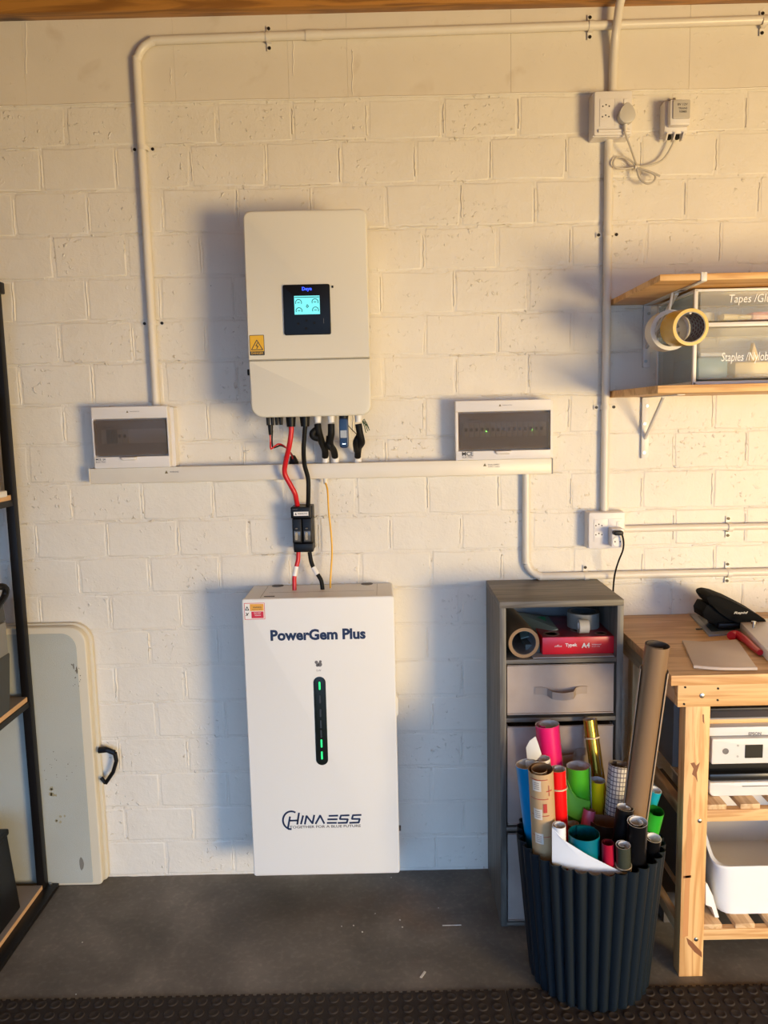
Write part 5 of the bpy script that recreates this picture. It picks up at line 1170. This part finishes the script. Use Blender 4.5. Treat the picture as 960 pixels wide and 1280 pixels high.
# ---- printer on the upper slatted shelf
YP = -0.475
a, b = at(888.5, 912, YP), at(888.5, 992, YP)
PX0 = a.x; PX1 = PX0+0.375; PZ1 = at(920, 911, YP).z; PZ0 = S1+0.0005
M_prn = flat('printer_white', (0.74, 0.72, 0.69), 0.35)
pr = root('printer', 'white desktop printer with a small screen on the upper bench shelf', 'printer', ((PX0+PX1)/2, YP+0.15, PZ0))
zt1_ = at(920, 922, YP).z; zt2 = at(920, 955, YP).z; zt3 = at(920, 977, YP).z
G().box((PX0, YP+0.012, zt1_-0.001), (PX1, -0.13, PZ1), 0.004).obj('scanner_lid', M_prn, pr)
G().box((PX0+0.003, YP+0.045, PZ0+0.02), (PX1-0.003, -0.13, zt1_-0.002), 0.003).obj('body', M_prn, pr)
G().rr(PX0+0.0045, PX1-0.004, zt2, zt1_-0.003, YP+0.05, YP, 0.004, 0.003).obj('control_panel', M_prn, pr)
G().rr(PX0+0.001, PX1-0.001, zt3-0.003, zt2+0.003, YP+0.046, YP+0.035, 0.002).obj('paper_slot', M_black, pr)
G().box((PX0+0.002, YP+0.004, zt3-0.001), (PX1-0.002, YP+0.04, zt3+0.020), 0.006).obj('output_tray', flat('tray_black', (0.012, 0.012, 0.012), 0.3), pr)
G().rr(PX0, PX1, PZ0, zt3-0.001, YP+0.06, YP-0.002, (0.016, 0.016, 0.003, 0.003), 0.004).obj('paper_cassette', M_prn, pr)
p = at(928, 983, YP-0.003); G().box((p.x, YP-0.0035, p.z-0.001), (p.x+0.12, YP-0.001, p.z+0.001)).obj('cassette_groove', M_greyink, pr)
a, b = at(931.5, 931, YP), at(953, 947, YP); G().rr(a.x, b.x, b.z, a.z, YP+0.001, YP-0.001, 0.001).obj('screen', flat('printer_screen', (0.018, 0.018, 0.016), 0.15), pr)
p = at(907, 939, YP); G().lathe((p.x, YP+0.0005, p.z), [(0.0082, 0.0), (0.0082, 0.0016), (0.0068, 0.0016), (0.0068, 0.0006), (0, 0.0006)], 22, axis='y').obj('power_ring', M_greyink, pr)
for (x, y) in ((922.5, 932), (922, 945.5)):
    p = at(x, y, YP); G().cyl((p.x, YP, p.z), (p.x, YP-0.0008, p.z), 0.003, seg=10).obj('button', flat('button_grey', (0.45, 0.44, 0.42), 0.5), pr)
p = at(943.5, 917, YP+0.012); text('EPSON', (p.x, YP+0.0114, p.z), 0.034, M_greyink, pr, bold=0.03)
# stack between printer and bench top
G().box((PX0+0.004, -0.44, PZ1+0.0005), (PX1+0.04, -0.14, PZ1+0.013), 0.001).obj('wooden_board', M_pine, label='thin wooden board lying on top of the printer', cat='board')
G().box((PX0-0.004, -0.445, PZ1+0.0142), (PX1+0.05, -0.13, PZ1+0.0185), 0.0005).obj('sheet_stack', flat('sheet_grey', (0.30, 0.28, 0.26), 0.5), label='grey sheet lying on the wooden board above the printer', cat='sheet')
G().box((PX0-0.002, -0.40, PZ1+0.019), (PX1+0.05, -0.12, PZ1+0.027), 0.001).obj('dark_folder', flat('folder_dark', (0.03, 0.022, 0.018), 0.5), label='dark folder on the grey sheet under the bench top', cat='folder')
# grey box further left on the upper shelf
a, b = at(826, 880, -0.30), at(855, 985, -0.30)
G().box((0.845-0.03, -0.30, S1+0.0005), (0.85+0.012, -0.12, S1+0.30), 0.004).obj('grey_case', flat('case_grey', (0.16, 0.17, 0.18), 0.5), label='slim blue-grey case standing upright behind the front leg', cat='case')
# ---- white tub on the lower slatted shelf
YT = -0.478
a = at(900, 1146, YT); TXa = at(902, 1100, YT).x; 
tz0 = S2+0.0005; tz1 = at(898, 1028, YT+0.03).z+0.012; zdip = at(940, 1083, YT).z
M_tub = flat('tub_white', (0.80, 0.81, 0.82), 0.3); M_tubi = flat('tub_inner', (0.80, 0.75, 0.68), 0.4)
tub = root('storage_tub', 'large white plastic tub with a scooped front on the lower bench shelf', 'storage tub', (TXa+0.19, YT+0.16, tz0))
TXb = TXa+0.40; ybk = -0.12
def tubring(z, grow, inn=0.0, n=6, dip=False):
    out = []; r_ = 0.035; x0_, x1_, y0_, y1_ = TXa-grow+inn, TXb+grow-inn, YT-grow*0.5+inn, ybk-inn
    for (cx_, cy_, a0_) in ((x0_+r_, y0_+r_, 180), (x1_-r_, y0_+r_, 270), (x1_-r_, y1_-r_, 0), (x0_+r_, y1_-r_, 90)):
        for k in range(n+1):
            a_ = math.radians(a0_+90*k/n); X_, Y_ = cx_+(r_)*math.cos(a_), cy_+(r_)*math.sin(a_)
            zz_ = z
            if dip:
                t_ = max(0, min(1, (Y_-(YT+0.02))/0.16)); u = 3*t_*t_-2*t_*t_*t_; zz_ = zdip+(tz1-zdip)*u if z > zdip-0.01 else z
            out.append((X_, Y_, zz_))
    return out
# sides are subdivided so that the rim can scoop down at the front
def tubring2(z, grow, inn=0.0, dip=False):
    base_ = tubring(z, grow, inn); out = []
    n = len(base_)
    for i in range(n):
        p0, p1 = Vector(base_[i]), Vector(base_[(i+1) % n]); L_ = (p1-p0).length; k = max(1, int(L_/0.02))
        for j in range(k): out.append(p0+(p1-p0)*j/k)
    if dip:
        for q in out:
            t_ = max(0, min(1, (q.y-(YT-0.01))/0.20)); u = 3*t_*t_-2*t_*t_*t_; q.z = zdip+(tz1-zdip)*u
    return out
rings = [tubring2(tz0, 0.0), tubring2(tz0+0.012, 0.004), tubring2(tz0+0.5*(zdip-tz0), 0.010), tubring2(0, 0.017, dip=True), tubring2(0, 0.023, dip=True), tubring2(0, 0.023, dip=True), tubring2(0, 0.017, inn=0.004, dip=True), tubring2(tz0+0.5*(zdip-tz0), 0.010, inn=0.005), tubring2(tz0+0.006, 0.002, inn=0.006)]
for q in rings[4]: q.z += 0.001
for q in rings[5]: q.z += 0.008
for q in rings[6]: q.z += 0.007
m_ = min(len(r_) for r_ in rings)
def resample(R_, n=120):
    L_ = [0]
    for i in range(len(R_)): L_.append(L_[-1]+(R_[(i+1) % len(R_)]-R_[i]).length)
    out = []
    for k in range(n):
        d = L_[-1]*k/n; i = max(j for j in range(len(R_)) if L_[j] <= d); t_ = (d-L_[i])/max(L_[i+1]-L_[i], 1e-9); out.append(R_[i].lerp(R_[(i+1) % len(R_)], t_))
    return out
rings = [resample(q) for q in rings]
g = G(); vs = [v for q in rings for v in q]; nn = 120
v_ = [g.b.verts.new(v) for v in vs]
for j in range(len(rings)-1):
    for i in range(nn):
        f = g.b.faces.new([v_[j*nn+i], v_[j*nn+(i+1) % nn], v_[(j+1)*nn+(i+1) % nn], v_[(j+1)*nn+i]]); f.material_index = 1 if j >= 6 else 0
g.b.faces.new([v_[i] for i in range(nn-1, -1, -1)]); f = g.b.faces.new([v_[(len(rings)-1)*nn+i] for i in range(nn)]); f.material_index = 1
g.obj('tub_body', [M_tub, M_tubi], tub)
# white bracket-like piece left of the tub
P = [at(x, y, LY+0.03) for x, y in ((882, 1107), (884, 1107), (891, 1122), (899, 1149.5), (893.5, 1149.5), (890, 1136), (882, 1134))]
zoff = (S2+0.0005)-min(q.z for q in P)
G().prism([(q.x, LY+0.03, q.z+zoff) for q in P], (0, 0.05, 0), bev=0.001).obj('plastic_stool', M_white, label='white curved end of a plastic piece peeping from behind the front leg', cat='plastic piece')
G().prism([(LX1+0.005, -0.30, S2+0.001), (LX1+0.020, -0.30, S2+0.001), (LX1+0.020, -0.14, S2+0.001), (LX1+0.005, -0.14, S2+0.001)], (0, 0, 0.26)).obj('upright_panel', flat('panel_dark', (0.05, 0.05, 0.055), 0.5), label='dark upright hardboard standing left of the tub', cat='panel')  # plain dark upright panel beside the tub
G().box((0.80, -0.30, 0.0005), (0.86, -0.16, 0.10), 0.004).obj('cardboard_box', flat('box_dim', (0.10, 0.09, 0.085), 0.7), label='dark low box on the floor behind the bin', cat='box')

# ================================================================ LEFT RACK
PXr = -1.142; PXl = -1.168; PYb, PYf = -0.054, -0.082
tz = at(3, 358, -0.06).z
rack = root('metal_rack', 'black metal shelving rack at the left edge', 'shelving rack', (-1.40, -0.35, 0))
def post(xa_, xb_, ya_, yb__): return G().box((xa_, ya_, 0.0), (xb_, yb__, tz), 0.002).obj('post', M_dark, rack)
post(PXl, PXr, PYf, PYb); post(-1.78, -1.754, PYf, PYb); post(PXl-0.0, PXr-0.0, -0.86, -0.832); post(-1.78, -1.754, -0.86, -0.832)
G().box((PXl-0.004, PYf-0.004, tz-0.022), (PXr+0.010, PYb+0.004, tz+0.012), 0.003).obj('corner_cap', M_dark, rack)
M_bz = flat('rack_board_grey', (0.30, 0.25, 0.21), 0.6, var=0.1); M_edge = flat('board_edge', (0.66, 0.40, 0.20), 0.6, var=0.1)
def level(ztop, rail):
    G().box((PXr-0.022, -0.832, ztop-0.018-rail), (PXr-0.002, PYf, ztop-0.016), 0.001).obj('side_rail', M_dark, rack)
    G().box((-1.775, -0.832, ztop-0.018-rail), (-1.757, PYf, ztop-0.016), 0.001).obj('side_rail', M_dark, rack)
    G().box((-1.754, PYb-0.002, ztop-0.018-rail), (PXl, PYb-0.020, ztop-0.016), 0.001).obj('back_rail', M_dark, rack)
    G().box((-1.754, -0.858, ztop-0.018-rail), (PXl, -0.84, ztop-0.016), 0.001).obj('front_rail', M_dark, rack)
    b_ = G().box((-1.754, -0.83, ztop-0.016), (PXr-0.008, PYf-0.002, ztop)).obj('shelf_board', M_bz, rack, smooth=False)
    G().box((PXr-0.008, -0.83, ztop-0.015), (PXr-0.0065, PYf-0.002, ztop-0.0005)).obj('edge_band', M_edge, b_, smooth=False)
zl1 = at(32, 872, -0.09).z; zl2 = at(10, 619, -0.09).z; zl0 = at(50, 1108, -0.09).z
level(zl1, 0.016); level(zl2, 0.016); level(zl0, 0.030); level(tz-0.005, 0.03)
# floor-level foot rail
G().box((PXr-0.030, -0.86, 0.0), (-1.108, -0.052, 0.014), 0.002).obj('foot_rail', M_dark, rack)
G().cyl((PXr+0.010, -0.060, 0.014), (PXr+0.010, -0.060, 0.018), 0.005, seg=10).obj('bolt', M_screw, rack)
# things on the rack
M_case = flat('case_charcoal', (0.035, 0.036, 0.033), 0.5); M_case2 = flat('case_mid_grey', (0.22, 0.22, 0.215), 0.55)
q = at(14, 840, -0.16); cx1 = at(12, 870, -0.20).x
tc_ = root('tool_case', 'grey and charcoal tool case on the middle rack shelf', 'tool case', (cx1-0.15, -0.28, zl1))
def zc(py, y=-0.20): return at(8, py, y).z
G().prism([(cx1-0.30, -0.20, zl1+0.0008), (cx1, -0.20, zl1+0.0008), (at(13, 815, -0.20).x, -0.20, zc(815)), (cx1-0.31, -0.20, zc(815))], (0, -0.25, 0), bev=0.006).obj('lower_body', M_case, tc_)
G().prism([(cx1-0.305, -0.205, zc(817)), (at(12, 817, -0.2).x, -0.205, zc(817)), (at(8.5, 776, -0.2).x, -0.205, zc(776)), (cx1-0.29, -0.205, zc(776))], (0, -0.24, 0), bev=0.004).obj('grey_band', M_case2, tc_)
G().prism([(cx1-0.29, -0.2, zc(776)), (at(8.5, 776, -0.2).x, -0.2, zc(776)), (at(4, 750, -0.2).x, -0.2, zc(750)), (cx1-0.27, -0.2, zc(750))], (0, -0.25, 0), bev=0.006).obj('lid', M_case, tc_)
G().tube([(at(6, 750, -0.3).x-0.03, -0.30, zc(752)), (at(7, 740, -0.25).x-0.005, -0.25, zc(741)), (at(7, 730, -0.25).x-0.004, -0.25, zc(730)), (at(3, 727, -0.25).x-0.03, -0.27, zc(727)), (cx1-0.2, -0.28, zc(727))], 0.010, 10, 5).obj('handle', M_black, tc_)
bx1 = at(24, 1110, -0.20).x
bb = root('black_box', 'black lidded box on the bottom rack shelf', 'box', (bx1-0.13, -0.3, zl0))
zb_t = at(16, 1036, -0.20).z
G().prism([(bx1-0.24, -0.20, zl0+0.0008), (bx1, -0.20, zl0+0.0008), (bx1-0.022, -0.20, zb_t-0.02), (bx1-0.25, -0.20, zb_t-0.02)], (0, -0.22, 0), bev=0.004).obj('box_body', M_black, bb)
G().box((bx1-0.255, -0.425, zb_t-0.02), (bx1-0.018, -0.195, zb_t), 0.005).obj('lid', M_black, bb)
wx = at(9, 610, -0.15).x
ct = root('storage_container', 'white-rimmed container on the top visible rack shelf', 'container', (wx-0.15, -0.3, zl2))
G().box((wx-0.28, -0.42, zl2+0.0008), (wx, -0.15, zl2+0.020), 0.004).obj('container_base', M_white, ct)
G().box((wx-0.272, -0.41, zl2+0.020), (wx-0.012, -0.16, zl2+0.30), 0.006).obj('container_wall', clear('container_clear', (0.72, 0.66, 0.55), 0.2, 0.5), ct)

# ================================================================ FOLDING TABLE
M_tab = flat('table_grey', (0.44, 0.45, 0.40), 0.5, bump=0.4, bscale=500, var=0.06, vscale=5); M_rim = flat('table_rim', (0.66, 0.60, 0.47), 0.45)
TYf = -0.030
tr = at(126, 1000, TYf).x; trt = at(113, 860, TYf).x
X_r = (at(118.5, 850, TYf).x + at(133, 1100, TYf).x)/2
zt_t = at(80, 780, TYf).z
ft = root('folding_table', 'folded cream and grey plastic table leaning flat against the wall', 'folding table', (X_r-0.38, -0.02, 0.0))
TB = -0.036
xl = X_r-0.76
G().rr(xl, X_r, 0.001, zt_t, -0.0045, TB+0.016, (0.018, 0.018, 0.062, 0.062), 0.002, n=10).obj('rear_half', M_rim, ft)
G().rr(xl-0.002, X_r-0.010, 0.001, zt_t-0.006, TB+0.015, TB-0.012, (0.015, 0.015, 0.056, 0.056), 0.005, n=10).obj('front_half', M_rim, ft)
G().rr(xl+0.02, X_r-0.040, 0.010, zt_t-0.026, TB-0.010, TB-0.0135, (0.008, 0.008, 0.048, 0.048), 0.001, n=10).obj('table_face', M_tab, ft)
xs_ = at(57, 950, TYf).x
ha = at(124, 937, -0.03); hb = at(126, 972, -0.03)
g = G(); HP = [at(123.5, 938, -0.03), at(133, 937, -0.03), at(143.5, 941, -0.03), at(145.5, 951, -0.03), at(141.5, 965, -0.03), at(132, 979, -0.03), at(126.5, 972, -0.03)]
for i in range(len(HP)-1):
    a_, b_ = HP[i], HP[i+1]; wdt = (0.0100, 0.0085, 0.007, 0.0065, 0.0065, 0.006)[i]
    g.tube([(a_.x, -0.03, a_.z), (b_.x, -0.03, b_.z)], wdt, 8, 1)
g.obj('carry_handle', M_black, ft)
# stains on the table face
M_st = flat('stain_dark', (0.14, 0.115, 0.08), 0.6); M_sty = flat('stain_yellow', (0.36, 0.32, 0.20), 0.6)
rnd = random.Random(11)
def spots(name, cx, cy_, sx, sy, n, m, smin, smax):
    g = G()
    for i in range(n):
        p = at(cx+(rnd.random()-.5)*sx, cy_+(rnd.random()-.5)*sy, TB-0.0138); s = smin+rnd.random()*(smax-smin)
        k = 7; g.poly([(p.x+s*(0.7+rnd.random()*.5)*math.cos(6.283*j/k), TB-0.0139, p.z+s*(0.7+rnd.random()*.7)*math.sin(6.283*j/k)) for j in range(k)])
    g.obj(name, m, ft, kind='stuff', smooth=False)
spots('stain_specks', 95, 845, 12, 30, 14, M_st, .0008, .0022); spots('stain_specks', 80, 955, 50, 40, 26, M_st, .0005, .0016)
spots('stain_marks', 66, 990, 8, 10, 6, M_sty, .004, .008); spots('stain_marks', 76, 1022, 12, 12, 5, M_sty, .003, .005)
# the paint marks
def blot(px, py, w_, h_, m):
    p = at(px, py, TB-0.0138); g = G(); k = 14
    g.poly([(p.x+w_*(0.85+rnd.random()*.3)*math.cos(6.283*j/k), TB-0.0140, p.z+h_*(0.85+rnd.random()*.3)*math.sin(6.283*j/k)) for j in range(k)]); g.obj('stain', m, ft, smooth=False)
blot(102, 1080, .008, .022, M_knot and flat('stain_brown', (0.20, 0.185, 0.15), 0.6)); blot(92, 833, .002, .010, M_st); blot(96, 838, .0025, .012, M_st)
